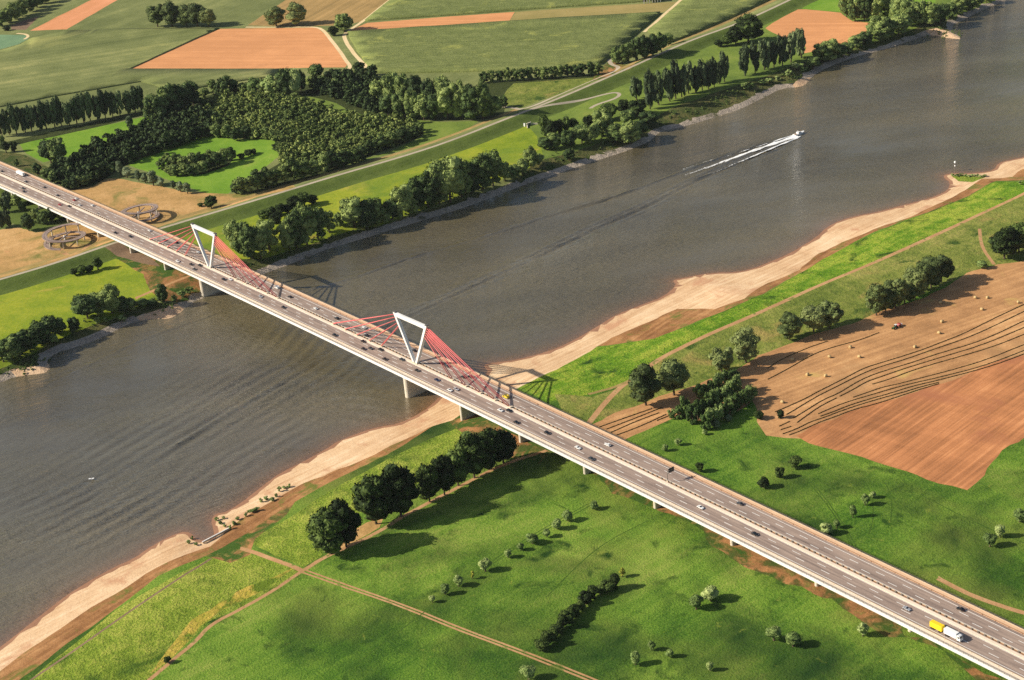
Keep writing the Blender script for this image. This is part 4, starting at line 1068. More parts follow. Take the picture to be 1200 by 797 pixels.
def lorry():
    p = deck_pt((1109, 743), 1.8); x = p[0]; z = deck_z(x) + 0.035
    root = empty("lorry", (x, -11.0, z)); root.rotation_euler = (0, math.atan(2 * KB * (x - 143.75)), 0)
    props(root, "lorry with white box body pulling a yellow covered trailer", "lorry", "vehicles on the bridge")
    b = MB(); b.prism([(7.9, 0.6), (7.9, 2.0), (7.75, 2.3), (7.5, 3.1), (7.1, 3.35), (5.7, 3.5), (5.7, 0.6)], -1.22, 1.22); b.obj("cab", PAINT["white"], root, False, 0.1)
    b = MB(); b.add([(7.80, -1.0, 2.22), (7.80, 1.0, 2.22), (7.54, 0.95, 3.02), (7.54, -0.95, 3.02)], [(0, 1, 2, 3)])
    for sy in (-1, 1): b.add([(6.3, sy * 1.235, 2.0), (7.5, sy * 1.235, 2.0), (7.35, sy * 1.235, 2.9), (6.3, sy * 1.235, 2.9)], [(0, 1, 2, 3)])
    b.obj("windscreen", GLASS, root)
    b = MB(); b.box((1.65, 0, 2.55), (7.5, 2.55, 2.9)); b.obj("cargo_box", TARP_W, root, False, 0.08)
    b = MB(); b.box((1.9, 0, 0.85), (9.8, 0.9, 0.35)); b.obj("chassis", DARKM, root)
    wheels(root, (6.6, 0.4, -0.9), 1.05)
    b = MB(); b.box((-7.1, 0, 2.5), (7.4, 2.55, 2.95)); b.obj("trailer_box", TARP_Y, root, False, 0.08)
    b = MB(); b.box((-7.1, 0, 0.8), (7.3, 0.9, 0.35)); b.bar((-3.5, 0, 0.75), (-2.0, 0, 0.75), 0.2, 0.2); b.obj("trailer_chassis", DARKM, root)
    wheels(root, (-4.9, -8.6, -9.8), 1.05)


lorry()


def far_lorry():
    p = deck_pt((26, 203), 1.6); x = p[0]; z = deck_z(x) + 0.035
    root = empty("lorry", (x, 11.3, z)); root.rotation_euler = (0, 0, PI)
    props(root, "white articulated lorry on the opposite carriageway near the wood", "lorry", "vehicles on the bridge")
    b = MB(); b.prism([(7.9, 0.6), (7.9, 2.2), (7.6, 3.2), (7.2, 3.6), (5.8, 3.7), (5.8, 0.6)], -1.22, 1.22); b.obj("cab", PAINT["white"], root, False, 0.1)
    b = MB(); b.add([(7.88, -1.0, 2.25), (7.88, 1.0, 2.25), (7.66, 0.95, 3.05), (7.66, -0.95, 3.05)], [(0, 1, 2, 3)]); b.obj("windscreen", GLASS, root)
    b = MB(); b.box((-1.3, 0, 2.5), (13.4, 2.55, 2.9)); b.obj("cargo_box", TARP_W, root, False, 0.08)
    b = MB(); b.box((-0.6, 0, 0.85), (12.5, 0.9, 0.3)); b.obj("chassis", DARKM, root)
    wheels(root, (6.8, 3.6, -4.6, -5.9, -7.2), 1.05)


far_lorry()


def motorcycle(px, lane, label):
    p = deck_pt(px, 0.5); x = p[0]
    root = empty("motorcycle", (x, lane, deck_z(x) + 0.035)); root.rotation_euler = (0, 0, PI if lane > 0 else 0)
    props(root, label, "motorcycle", "vehicles on the bridge")
    b = MB(); b.prism([(-0.75, 0.7), (-0.7, 0.95), (-0.1, 0.85), (0.3, 1.05), (0.6, 0.95), (0.5, 0.45), (-0.2, 0.35)], -0.22, 0.22); b.obj("body", PAINT["black"], root, False, 0.05)
    for xx in (-0.7, 0.75):
        b = MB(); b.tube([(xx, -0.08, 0.32), (xx, 0.08, 0.32)], 0.32, 12); b.obj("wheel", TYRE, root)
    b = MB(); b.bar((0.5, -0.38, 1.12), (0.5, 0.38, 1.12), 0.06, 0.06); b.obj("handlebar", DARKM, root)
    return root


motorcycle((114.6, 249.8), 4.3, "small dark motorcycle on the opposite carriageway past the far pylon")
motorcycle((15, 206.5), 7.7, "small dark motorcycle beside the white articulated lorry")


# motor boat -----------------------------------------------------------------
def boat():
    p = unp([(936.5, 157.2)], 0.4)[0]; t = unp([(860, 184)], 0.4)[0]; d = p - t
    root = empty("motor_boat", (p[0], p[1], 0.1), math.atan2(d[1], d[0]))
    props(root, "white motor boat speeding up the river ahead of its foaming wake", "boat")
    b = MB(); st = [(-7, 1.9, 0.0), (-3, 2.15, 0.02), (1.5, 2.1, 0.1), (4.8, 1.35, 0.35), (7.0, 0.12, 0.7)]
    V = []; F = []
    for x, w_, k in st: V += [(x, -w_, 1.5 + k), (x, -w_ * .8, -0.2 + k * .6), (x, 0, -0.7 + k), (x, w_ * .8, -0.2 + k * .6), (x, w_, 1.5 + k)]
    for i in range(len(st) - 1):
        for j in range(4): F.append((i * 5 + j, (i + 1) * 5 + j, (i + 1) * 5 + j + 1, i * 5 + j + 1))
    F.append((0, 1, 2, 3, 4)); F.append((20, 24, 23, 22, 21))
    for i in range(len(st) - 1): F.append((i * 5 + 4, (i + 1) * 5 + 4, (i + 1) * 5, i * 5))
    b.add(V, F); b.obj("hull", PAINT["white"], root)
    b = MB(); b.prism([(-2.6, 1.5), (-2.4, 2.9), (0.6, 2.95), (2.6, 1.75), (2.6, 1.5)], -1.45, 1.45); b.obj("cabin", PAINT["white"], root, False, 0.1)
    b = MB(); b.add([(2.5, -1.2, 1.95), (2.5, 1.2, 1.95), (0.95, 1.1, 2.85), (0.95, -1.1, 2.85)], [(0, 1, 2, 3)])
    for sy in (-1, 1): b.add([(-2.2, sy * 1.465, 2.1), (1.2, sy * 1.465, 2.1), (0.5, sy * 1.465, 2.75), (-2.1, sy * 1.465, 2.75)], [(0, 1, 2, 3)])
    b.obj("windscreen", GLASS, root)
    b = MB(); b.box((-4.9, 0, 1.56), (3.6, 2.9, 0.1)); b.obj("cockpit", plain("teak_deck", (0.22, 0.13, 0.07, 1), 0.7), root)
    b = MB(); b.tube([(-1.6, -1.3, 2.9), (-1.9, -1.1, 3.9), (-1.9, 1.1, 3.9), (-1.6, 1.3, 2.9)], 0.08, 6); b.obj("radar_arch", PAINT["white"], root)


boat()
p = unp([(107, 561.5)], 0.0)[0]
b = MB(); b.prism([(-1.6, -0.2), (-1.7, 0.5), (1.4, 0.5), (2.0, 0.65), (1.3, -0.2)], -0.6, 0.6)
o = empty("canoe", (p[0], p[1], 0.05), 0.9); props(o, "tiny white rowing boat alone on the river below the bridge", "boat")
b.obj("hull", PAINT["white"], o, False, 0.1)
b = MB(); b.box((0, 0, 0.55), (0.3, 1.0, 0.06)); b.obj("thwart", BARM, o)


# field things -----------------------------------------------------------------
STRAWM = plain("bale_straw", lin(196, 170, 122), 0.95, 0.1, 0.2, 0.5, coords='object')
def bale_mesh():
    b = MB(); b.tube([(-0.75, 0, 0.75), (-0.7, 0, 0.75), (0.7, 0, 0.75), (0.75, 0, 0.75)], [0.70, 0.78, 0.78, 0.70], 20); return b.mesh("bale", STRAWM, True)
BALE = bale_mesh()
bales = [((385, 465), 0), ((515, 455), 0), ((588, 421), 0), ((620, 455), 0), ((438, 517), 0), ((502, 522), 0), ((350, 614), 0), ((815, 420), 0), ((900, 371), 0), ((910, 331), 0), ((1050, 288), 0), ((1027, 247), 0), ((1070, 247), 0), ((1178, 264), 0), ((487, 393), 0), ((905, 265), 0), ((1000, 175), 0)]
where = ["in the oak shadow near the thicket", "beside the long thin swath line", "just below the tractor's swath", "lying below the tractor swath, paired across from another", "third above the lowest lines, near the thicket", "close to the curving windrows, above them",
         "in the shadow at the thicket's edge", "lying alone just above the top windrow", "lower of the middle two on the field", "upper of the middle two on the field", "lowest of the four far up the field", "in the pair far up the field, tree side",
         "in the pair far up the field, open side", "farthest along the field at the photo edge", "under the single dark trees by the pasture", "in the shadow of the long tree row", "highest up the field below the last trees"]
for (q, _), wtxt in zip(bales, where):
    p = ground([(800 + q[0] / 2.995, 266 + q[1] / 2.995 + 1.3)])[0]
    o = link("straw_bale", BALE, None, (p[0], p[1], p[2] - 0.05)); o.rotation_euler = (0, 0, random.uniform(0, 3)); o.scale = (1.35, 1.25, 1.25)
    props(o, f"round straw bale {wtxt}", "bale", "round bales on the hay field")

ROWM = ground_mat("shaded_cut_hay", [(0.3, lin(44, 42, 24)), (0.5, lin(70, 64, 36)), (0.7, lin(110, 96, 54))], 20, 4, 0.7, (0.2, 0.3, 0.5), 1.0, 0.4)  # cut hay, with the shade of the ridges' sides put into its dark colour
Z3 = lambda L: [(800 + x / 2.995, 266 + y / 2.995) for x, y in L]
Z6 = lambda L: [(900 + x / 6.0, 400 + y / 6.0) for x, y in L]
rows = [
    Z6([(50, 497), (150, 455), (260, 405), (350, 355), (460, 300), (560, 250), (670, 190), (800, 150), (950, 105), (1100, 55), (1200, 15)]) + [(1130, 391), (1165, 373), (1200, 357), (1240, 338)],
    Z6([(132, 515), (200, 475), (330, 395), (460, 330), (570, 275), (690, 215), (820, 170), (960, 130), (1100, 80), (1200, 45)]) + [(1140, 394), (1200, 365), (1240, 346)],
    Z6([(180, 540), (270, 485), (380, 415), (500, 365), (600, 300), (710, 245), (860, 195), (1000, 155), (1200, 85)]) + [(1150, 400), (1200, 376), (1240, 358)],
    Z6([(205, 572), (330, 480), (400, 440), (480, 400)]),
    Z6([(505, 387), (590, 345), (690, 285), (760, 262), (880, 220), (1000, 180), (1200, 118)]) + [(1150, 405), (1200, 384), (1240, 367)],
    Z6([(735, 302), (850, 270), (1000, 210), (1200, 150)]) + [(1160, 408), (1200, 392), (1240, 375)],
    Z6([(600, 395), (700, 360), (800, 325), (900, 305), (1050, 265), (1200, 228)]) + [(1150, 424), (1200, 404), (1240, 388)],
    Z6([(355, 510), (480, 455), (580, 420), (700, 385), (850, 340), (1000, 300), (1200, 255)]) + [(1150, 430), (1200, 411), (1240, 395)],
    Z6([(370, 528), (450, 500), (560, 455), (700, 410), (850, 370), (1000, 320), (1200, 275)]) + [(1160, 430), (1200, 415)],
    Z6([(105, 652), (200, 618), (290, 570), (400, 535), (500, 495), (650, 445), (800, 400), (950, 360), (1060, 325), (1200, 290)]),
    Z6([(150, 660), (250, 622), (360, 570), (450, 540), (600, 480), (750, 445), (900, 395), (1050, 345), (1200, 300)]),
    Z6([(0, 268), (150, 190), (300, 100), (400, 60), (520, 25), (640, -5)]) + [(1030, 390)],
    Z6([(0, 190), (70, 140), (200, 80), (300, 40), (420, 0)]),
    Z6([(80, 598), (150, 565)]), Z6([(92, 622), (160, 600)]),
    [(702.8, 500.5), (735, 489), (764, 479)], [(711, 503), (740, 492), (775, 478)], [(716, 507), (745, 494), (772, 484)], [(723, 510), (750, 500), (780, 486)],
    [(770, 493), (790, 485), (806, 478)]]
rowlab = ["longest hay windrow, uppermost of the curving set", "hay windrow second in the curving set", "hay windrow third in the curving set", "short hay windrow ending at the lone bush", "hay windrow fourth in the curving set, bending in its middle",
          "hay windrow starting mid field, fifth of the curving set", "thin hay windrow above the dense lower lines", "hay windrow upper of the dense lower lines", "dark hay windrow in the middle of the dense lower lines", "hay windrow second from the harrowed soil",
          "hay windrow along the harrowed soil edge", "single swath line leading up to the tractor", "faint swath line crossing the tree shadow", "stub of windrow below the lone bush", "lowest stub of windrow by the field corner",
          "windrow in the narrow field end, farthest from the grass", "windrow in the narrow field end, second from the track", "windrow in the narrow field end, third from the track", "windrow in the narrow field end, nearest the grass", "short windrow beside the thicket"]
for i, (px, lb) in enumerate(zip(rows, rowlab)):
    L = densify(smooth_line(densify(smooth_line(G2(px), 3), 30.0), 3), 2.5, 0.04, 100 + i); k = len(L)
    t = np.gradient(L, axis=0); nr = np.c_[-t[:, 1], t[:, 0]] / np.linalg.norm(t, axis=1)[:, None]
    wd = (0.26 if "faint" in lb or "single" in lb or "thin" in lb else 0.36); g = np.random.default_rng(i)
    V = []
    zz = height(L); gap = np.clip(g.normal(1.0, 0.16, k), 0.6, 1.4)
    for q, h in ((-1, -0.06), (-0.5, 0.36), (0.2, 0.5), (1, -0.06)):
        V.append(np.c_[L + nr * (q * wd * (0.8 + 0.3 * gap))[:, None], zz + h * gap if h > 0 else zz + h])
    F = []
    for a in range(3):
        j = np.arange(k - 1); F.append(np.c_[a * k + j, a * k + j + 1, (a + 1) * k + j + 1, (a + 1) * k + j])
    o = link("hay_windrow", mesh_np("hay_windrow", np.vstack(V), np.vstack(F)[:, ::-1], ROWM))
    props(o, lb, "windrow", "windrows of cut hay")


def tractor():
    p = ground([(1049, 385)])[0]; q = ground([(1056, 381.5)])[0]; d = q - p; rz = math.atan2(d[1], d[0]) + PI
    root = empty("tractor", (p[0], p[1], p[2]), rz); props(root, "green tractor towing a red baler along the swath line", "tractor")
    G = paint("tractor_green", (0.03, 0.12, 0.03, 1)); R = paint("baler_red", (0.35, 0.06, 0.05, 1))
    b = MB(); b.prism([(0.2, 0.8), (0.2, 1.7), (2.3, 1.55), (2.4, 0.8)], -0.45, 0.45); b.obj("bonnet", G, root, False, 0.08)
    b = MB(); b.prism([(-1.2, 1.2), (-1.3, 2.8), (0.1, 2.8), (0.3, 1.2)], -0.8, 0.8); b.obj("cab", GLASS, root, False, 0.06)
    b = MB(); b.box((-0.6, 0, 2.87), (1.7, 1.75, 0.14)); b.obj("cab_roof", PAINT["white"], root, False, 0.04)
    for x, r, y in ((-0.9, 0.95, 1.05), (1.9, 0.65, 0.95)):
        for sy in (-1, 1):
            b = MB(); b.tube([(x, sy * y - 0.25, r), (x, sy * y + 0.25, r)], r, 16); b.obj("wheel", TYRE, root)
    b = MB(); b.prism([(-3.0, 0.8), (-3.0, 1.7), (-3.8, 2.5), (-5.4, 2.5), (-6.0, 1.6), (-5.6, 0.6)], -1.1, 1.1); b.bar((-1.2, 0, 0.7), (-3.0, 0, 0.9), 0.15, 0.15); b.obj("baler", R, root, False, 0.08)
    b = MB(); b.box((-6.6, 0, 1.1), (1.2, 1.8, 1.3)); b.obj("bale_chute", PAINT["white"], root, False, 0.1)
    for sy in (-1, 1):
        b = MB(); b.tube([(-4.4, sy * 1.25 - 0.2, 0.55), (-4.4, sy * 1.25 + 0.2, 0.55)], 0.55, 14); b.obj("baler_wheel", TYRE, root)
tractor()

# river furniture -----------------------------------------------------------------
p = ground([(1119, 201.5)])[0]
root = empty("river_beacon", (p[0], p[1], max(0.4, p[2]))); props(root, "slim white navigation beacon on the tip of the sandy spit", "beacon")
b = MB(); b.tube([(0, 0, -0.6), (0, 0, 7.5)], 0.22, 8); b.obj("pole", RAILM, root)
b = MB(); b.box((0, 0, 8.0), (1.3, 1.3, 1.6)); b.obj("top_mark", PAINT["white"], root, False, 0.05)
b = MB(); b.box((0, 0, 4.6), (0.9, 0.9, 1.0)); b.obj("lower_mark", PAINT["white"], root, False, 0.05)
a, c = ground([(237.5, 637.5)])[0], ground([(270, 620)])[0]
root = empty("weir_wall", ((a[0] + c[0]) / 2, (a[1] + c[1]) / 2, 0.0)); props(root, "low white concrete wall closing the small inlet in the beach", "wall")
b = MB(); h = (c - a) / 2; b.bar((-h[0], -h[1], 1.1), (h[0], h[1], 1.1), 0.5, 1.2); b.obj("wall_body", CONC, root, False, 0.06)
b = MB(); b.bar((-h[0], -h[1], 1.8), (h[0], h[1], 1.8), 0.8, 0.2); b.obj("coping", WHITE, root)

# culvert on the dike slope
p = ground([(620, 147)])[0]; t_ = G2([(640, 141), (612, 151)]); rz = math.atan2(*(t_[0] - t_[1])[::-1])
root = empty("sluice_outlet", (p[0], p[1], p[2]), rz); props(root, "concrete sluice outlet with splayed walls on the dike slope", "sluice")
b = MB(); b.box((0, 0, 1.4), (6.5, 1.0, 3.2)); b.obj("headwall", PIERM, root, False, 0.06)
for sx in (-1, 1):
    b = MB(); b.bar((sx * 3.6, -0.7, 1.0), (sx * 8.5, -6.5, 0.3), 0.7, 1.6); b.obj("wing_wall", PIERM, root)
b = MB(); b.box((0, -0.58, 1.1), (2.6, 0.12, 2.0)); b.obj("gate", DARKM, root)
b = MB(); b.tube([(-3, 0, 3.0), (-3, 0, 4.1), (3, 0, 4.1), (3, 0, 3.0)], 0.06, 6); b.obj("railing", RAILM, root)
b = MB(); b.box((-4.6, 1.6, 1.6), (1.5, 1.5, 3.2)); b.obj("gate_house", PAINT["white"], root, False, 0.05)

# white-posted fence of a yard at the far field track
p = ground([(755, 4.5)])[0]; q = ground([(774, 2.6)])[0]
root = empty("storage_shed", ((p[0] + q[0]) / 2, (p[1] + q[1]) / 2, p[2]), math.atan2(*(q - p)[:2][::-1])); props(root, "open shed front of white posts at the end of the tan field", "shed")
ln = np.linalg.norm((q - p)[:2])
for k in range(7):
    b = MB(); b.box((-ln / 2 + ln * k / 6, 0, 4.0), (1.0, 0.8, 8.0)); b.obj("post", PAINT["white"], root)
b = MB(); b.box((0, 5.2, 8.2), (ln + 3, 11.5, 0.4)); b.obj("roof", plain("shed_roof", (0.3, 0.22, 0.18, 1)), root)
b = MB(); b.box((0, 10.2, 4.0), (ln + 1, 0.4, 8.0)); b.obj("wall", plain("shed_wall", (0.12, 0.10, 0.08, 1)), root)
# ------------------------------------------------------------------ trees and bushes
def leaf_mat(name, dark, mid, light, trans=0.0):
    m, nt, b = new_mat(name, 0.7, 0.12)
    oi = N(nt, "ObjectInfo"); tc = N(nt, "TexCoord")
    sc = nt.nodes.new("ShaderNodeVectorMath"); sc.operation = 'ADD'
    nt.links.new(tc.outputs["Object"], sc.inputs[0]); nt.links.new(oi.outputs["Location"], sc.inputs[1])
    n1 = noise(nt, sc.outputs[0], 0.16, 3, 0.6)
    geo = N(nt, "NewGeometry")
    rnd = math_node(nt, 'MULTIPLY', math_node(nt, 'SUBTRACT', geo.outputs["Random Per Island"], 0.5), 0.28)
    tr = math_node(nt, 'MULTIPLY', math_node(nt, 'SUBTRACT', oi.outputs["Random"], 0.5), 0.5)
    s = math_node(nt, 'ADD', math_node(nt, 'ADD', n1, rnd), tr)
    nt.links.new(ramp(nt, s, [(0.25, dark), (0.5, mid), (0.78, light)]), b.inputs["Base Color"])
    return m


LEAF_OAK = leaf_mat("oak_leaf", lin(26, 38, 16), lin(44, 60, 24), lin(92, 110, 52))
LEAF_MID = leaf_mat("field_tree_leaf", lin(60, 72, 40), lin(88, 102, 56), lin(124, 134, 80))
LEAF_FAR = leaf_mat("wood_leaf", lin(48, 64, 36), lin(78, 98, 50), lin(136, 150, 84))
LEAF_POP = leaf_mat("poplar_leaf", lin(54, 66, 46), lin(76, 92, 60), lin(114, 128, 86))
LEAF_WIL = leaf_mat("willow_leaf", lin(84, 104, 54), lin(116, 136, 74), lin(160, 172, 108))
LEAF_SIL = leaf_mat("silver_leaf", lin(66, 80, 56), lin(92, 106, 74), lin(130, 142, 106))
LEAF_YEL = leaf_mat("yellow_leaf", lin(128, 136, 48), lin(164, 166, 66), lin(196, 192, 96))
LEAF_PINE = leaf_mat("thicket_leaf", lin(56, 76, 38), lin(84, 106, 52), lin(134, 150, 88))
BARK = plain("bark", (0.10, 0.075, 0.05, 1), 0.9, 0.1, 0.2, 0.4, coords='object')


def ico(sub):
    bm = bmesh.new(); bmesh.ops.create_icosphere(bm, subdivisions=sub, radius=1.0)
    V = np.array([v.co[:] for v in bm.verts]); F = np.array([[v.index for v in f.verts] for f in bm.faces]); bm.free(); return V, F


ICO1, ICO2 = ico(1), ico(2)


def crown_np(seed, nl, leaves, shape, leaf, z0=0.12, core=True, sub=ICO2, big=1.0):
    """unit tree crown: height 1, width 1. Lobes spread through the crown, each wrapped in small leaf sprays."""
    g = np.random.default_rng(seed)
    lob = []
    tries = 0
    while len(lob) < nl and tries < 4000:
        tries += 1
        p = g.uniform(-1, 1, 3)
        h = (p[2] + 1) / 2                                     # 0 bottom .. 1 top
        if shape == 'round': rad = math.sqrt(max(0, 1 - (2 * h - 0.95) ** 2 / 1.12)); lr = g.uniform(0.13, 0.24)
        elif shape == 'broad': rad = min(1.0, 1.25 * math.sqrt(max(0, h + 0.04))) * math.sqrt(max(0, 1 - max(0, h - 0.38) ** 2 / 0.42)); lr = g.uniform(0.12, 0.23)
        elif shape == 'poplar': rad = 0.97 * math.sqrt(max(0, 1 - abs(2 * h - 0.95) ** 4.0 / 1.5)); lr = g.uniform(0.12, 0.2)
        else: rad = (1 - h) ** 0.7; lr = g.uniform(0.12, 0.2)
        lr *= big
        rr = math.hypot(p[0], p[1])
        if rr > rad or rr < rad * 0.35 and g.random() < 0.6: continue
        lob.append((p[0] * (0.5 - lr * 0.55), p[1] * (0.5 - lr * 0.55), z0 + lr * 0.55 + h * (1 - z0 - lr * 1.05), lr * g.uniform(0.8, 1.15), g.uniform(0.7, 1.0)))
    lob = np.array(lob)
    Vs, Fs, n = [], [], 0
    if core:
        for x, y, z, r, fl in lob:
            V = sub[0] * (1 + g.normal(0, 0.13, (len(sub[0]), 1))) * r * 0.9 * np.array([1, 1, fl * (0.62 if shape != 'poplar' else 1.0)]) + np.array([x, y, z])
            Vs.append(V); F = sub[1]; Fs.append(np.c_[F, F[:, 2:3]] + n); n += len(V)
    k = leaves
    li = g.integers(0, len(lob), k)
    d = g.normal(0, 1, (k, 3)); d[:, 2] = np.abs(d[:, 2]) * 1.0 - 0.45 * g.random(k); d /= np.linalg.norm(d, axis=1)[:, None]
    fl = np.where(shape != 'poplar', 0.66, 1.0)
    c = lob[li, :3] + d * (lob[li, 3:4] * g.uniform(0.82, 1.14, (k, 1))) * np.array([1, 1, 1.0]) * np.array([1, 1, float(fl)])
    nrm = d + g.normal(0, 0.42, (k, 3)); nrm /= np.linalg.norm(nrm, axis=1)[:, None]
    a = np.cross(nrm, g.normal(0, 1, (k, 3))); a /= np.linalg.norm(a, axis=1)[:, None]
    b = np.cross(nrm, a)
    s = leaf * g.uniform(0.6, 1.3, (k, 1))
    e = s * g.uniform(0.55, 0.9, (k, 1))
    Q = np.stack([c - a * s, c - b * e + nrm * s * 0.1, c + a * s, c + b * e + nrm * s * 0.1], 1).reshape(-1, 3)
    Vs.append(Q); Fs.append(np.arange(4 * k).reshape(-1, 4) + n)
    return np.vstack(Vs), np.vstack(Fs)


def crown_mesh(name, V, F, mat):
    # triangles of the cores come in as (a,b,c,c): split them off
    tri = F[:, 2] == F[:, 3]
    me = bpy.data.meshes.new(name)
    faces = [tuple(f[:3]) for f in F[tri]] + [tuple(f) for f in F[~tri]]
    me.from_pydata(V.tolist(), [], faces); me.materials.append(mat); me.update()
    return me


def trunk_mesh(seed, r=0.03, top=0.62, lean=0.02):
    g = random.Random(seed); b = MB()
    x1, y1 = g.uniform(-lean, lean), g.uniform(-lean, lean)
    b.tube([(0, 0, -0.03), (0, 0, 0.02), (x1 * .4, y1 * .4, 0.22), (x1, y1, top)], [r * 1.5, r * 1.1, r * 0.85, r * 0.3], 8)
    for k in range(5):
        t = 2 * PI * k / 5 + g.uniform(-.4, .4); z = g.uniform(0.18, 0.38)
        b.tube([(x1 * .5, y1 * .5, z), (0.14 * math.cos(t), 0.14 * math.sin(t), z + 0.14), (0.3 * math.cos(t), 0.3 * math.sin(t), z + 0.26)], [r * .55, r * .35, r * .12], 5)
    return b.mesh("trunk", BARK, True)


TRUNKS = {"big": [trunk_mesh(i, 0.034, 0.6) for i in range(3)], "pop": [trunk_mesh(10 + i, 0.05, 0.75, 0.01) for i in range(2)], "bush": [trunk_mesh(20 + i, 0.07, 0.5, 0.04) for i in range(2)]}
PROTO = {}
def protos(key, n, mat, trunk, **kw):
    PROTO[key] = ([crown_mesh(key + "_crown", *crown_np(hash_seed(key) + i, **kw), mat) for i in range(n)], TRUNKS[trunk])
def hash_seed(s): return sum(ord(c) * (i + 3) for i, c in enumerate(s)) * 7
protos("oak", 4, LEAF_OAK, "big", nl=60, leaves=3600, shape='round', leaf=0.034, z0=0.06)
protos("field", 4, LEAF_MID, "big", nl=44, leaves=3200, shape='round', leaf=0.030, z0=0.08)
protos("river", 5, LEAF_FAR, "big", nl=44, leaves=2600, shape='round', leaf=0.034, z0=0.02)
protos("wood", 4, LEAF_FAR, "big", nl=22, leaves=1200, shape='round', leaf=0.045, z0=0.0)
protos("poplar", 4, LEAF_POP, "pop", nl=30, leaves=1600, shape='poplar', leaf=0.045, z0=0.06)
protos("willow", 4, LEAF_WIL, "bush", nl=22, leaves=1500, shape='round', leaf=0.042, z0=0.08, big=1.65)
protos("silver", 2, LEAF_SIL, "bush", nl=20, leaves=1100, shape='round', leaf=0.045, z0=0.03, big=1.4)
protos("yellow", 2, LEAF_YEL, "bush", nl=16, leaves=700, shape='round', leaf=0.06, z0=0.14)
protos("darkbush", 3, LEAF_OAK, "bush", nl=22, leaves=1300, shape='round', leaf=0.045, z0=0.02, big=1.3)
protos("thicket", 4, LEAF_PINE, "bush", nl=24, leaves=1300, shape='poplar', leaf=0.048, z0=0.02)
protos("shrub", 3, LEAF_WIL, "bush", nl=14, leaves=500, shape='round', leaf=0.07, z0=0.0)

TREE_N = [0]
def plant(kind, bx, by, hp, wp, name, label, cat, group, hscale=1.04):
    """base pixel, height and width in photo pixels -> a tree standing on the ground there"""
    p = ground([(bx, by)])[0]
    ppm = np.linalg.norm(proj([p + [0, 0, 5.0]]) - proj([p])) / 5.0
    dep = (p - CAM) @ _f
    wm = wp * dep / FPX; hm = max(hp / ppm * hscale, 0.5 * wm)
    return plant_m(kind, p, hm, wm, name, label, cat, group)


def plant_m(kind, p, hm, wm, name, label, cat, group):
    i = TREE_N[0]; TREE_N[0] += 1
    crowns, trunks = PROTO[kind]
    g = random.Random(i * 17 + 5)
    root = empty(name, (p[0], p[1], p[2] - 0.08), g.uniform(0, 2 * PI)); root.scale = (wm * g.uniform(.9, 1.1), wm * g.uniform(.9, 1.1), hm * g.uniform(.9, 1.08))
    props(root, label, cat, group)
    link("trunk", g.choice(trunks), root); link("crown", crowns[i % len(crowns)], root)
    return root


def series(kind, items, name, cat, group, fmt, hscale=1.04):
    for i, it in enumerate(items):
        k = it[4] if len(it) > 4 else kind
        lab = fmt(i + 1, it) if callable(fmt) else fmt.format(o=ORD[i + 1] if i + 1 < len(ORD) else "later")
        plant(k, *it[:4], name, lab, cat, group, hscale)


def line_items(a, b, n, h, w, jx=0.8, jy=0.5, jh=0.15, seed=0):
    g = random.Random(seed); out = []
    for i in range(n):
        t = i / max(1, n - 1)
        out.append((a[0] + (b[0] - a[0]) * t + g.uniform(-jx, jx), a[1] + (b[1] - a[1]) * t + g.uniform(-jy, jy), h * g.uniform(1 - jh, 1 + jh), w * g.uniform(1 - jh, 1 + jh)))
    return out


# --- near bank
series("oak", [(388, 649, 47, 42), (406, 641, 51, 40), (441, 614, 56, 46), (470, 605, 58, 46), (503.6, 588, 44, 28), (521, 580, 46, 30), (537, 569, 40, 28), (556, 560, 48, 38), (574, 550, 48, 38), (590, 543, 40, 30)],
       "oak_tree", "tree", "dark trees along the meadow track", "large dark tree in the near meadow row, {o} from the track crossing")
series("field", [(757, 475, 44, 36), (790, 463, 38, 36)], "broadleaf_tree", "tree", "trees along the hay field", "dark broad tree above the hay field's narrow end, {o} from the bridge")
series("field", [(846, 437, 35, 30), (874, 425, 40, 32)], "broadleaf_tree", "tree", "trees along the hay field", "dark tree of the two at the field edge above the thicket, {o} from the bridge")
series("field", [(925, 398, 31, 28), (953.6, 389.5, 31, 28), (972, 384.5, 35, 32)], "broadleaf_tree", "tree", "trees along the hay field", "olive tree casting shade on the bales, {o} of the loose three from the thicket")
series("field", [(1027, 369.5, 36, 27), (1038, 366, 28, 24), (1049, 361, 34, 27), (1060, 356, 28, 24), (1072, 350, 38, 28), (1081, 343, 34, 26), (1091, 337, 38, 28), (1103, 331, 36, 27)], "broadleaf_tree", "tree", "trees along the hay field", "olive tree in the close row above the tractor, {o} from the thicket end")
series("oak", [(1177, 303, 38, 36), (1194, 296, 34, 32), (1214, 290, 36, 32)], "broadleaf_tree", "tree", "trees along the hay field", "dark tree at the far corner of the hay field, {o} from the long row")
plant("willow", 1150.6, 315, 10, 12, "bush", "lone round bush on the field edge beyond the long row of olive trees", "bush", None)
fr = [(827.7 + (881 - 827.7) * t, 503 + (469 - 503) * t, 21 - 3 * t, 15) for t in np.linspace(0, 1, 9)]
md = [(811.6 + (864 - 811.6) * t, 496 + (460 - 496) * t, 21 - 2 * t, 15) for t in np.linspace(0, 1, 9)]
bk = [(820 + (860 - 820) * t, 470 + (448 - 470) * t, 18, 14) for t in np.linspace(0, 1, 6)]
for nm, L in (("front", fr), ("middle", md), ("back", bk)):
    series("thicket", L, "young_tree", "tree", "young trees of the planted thicket", f"young tree in the {nm} row of the planted thicket, {{o}} from the bridge end")
series("thicket", [(803, 488, 25, 13), (796, 490, 13, 13), (787, 490, 10, 12)], "young_tree", "tree", "young trees of the planted thicket", "young tree of the separate clump beside the thicket's bridge end, {o} from the rows", )
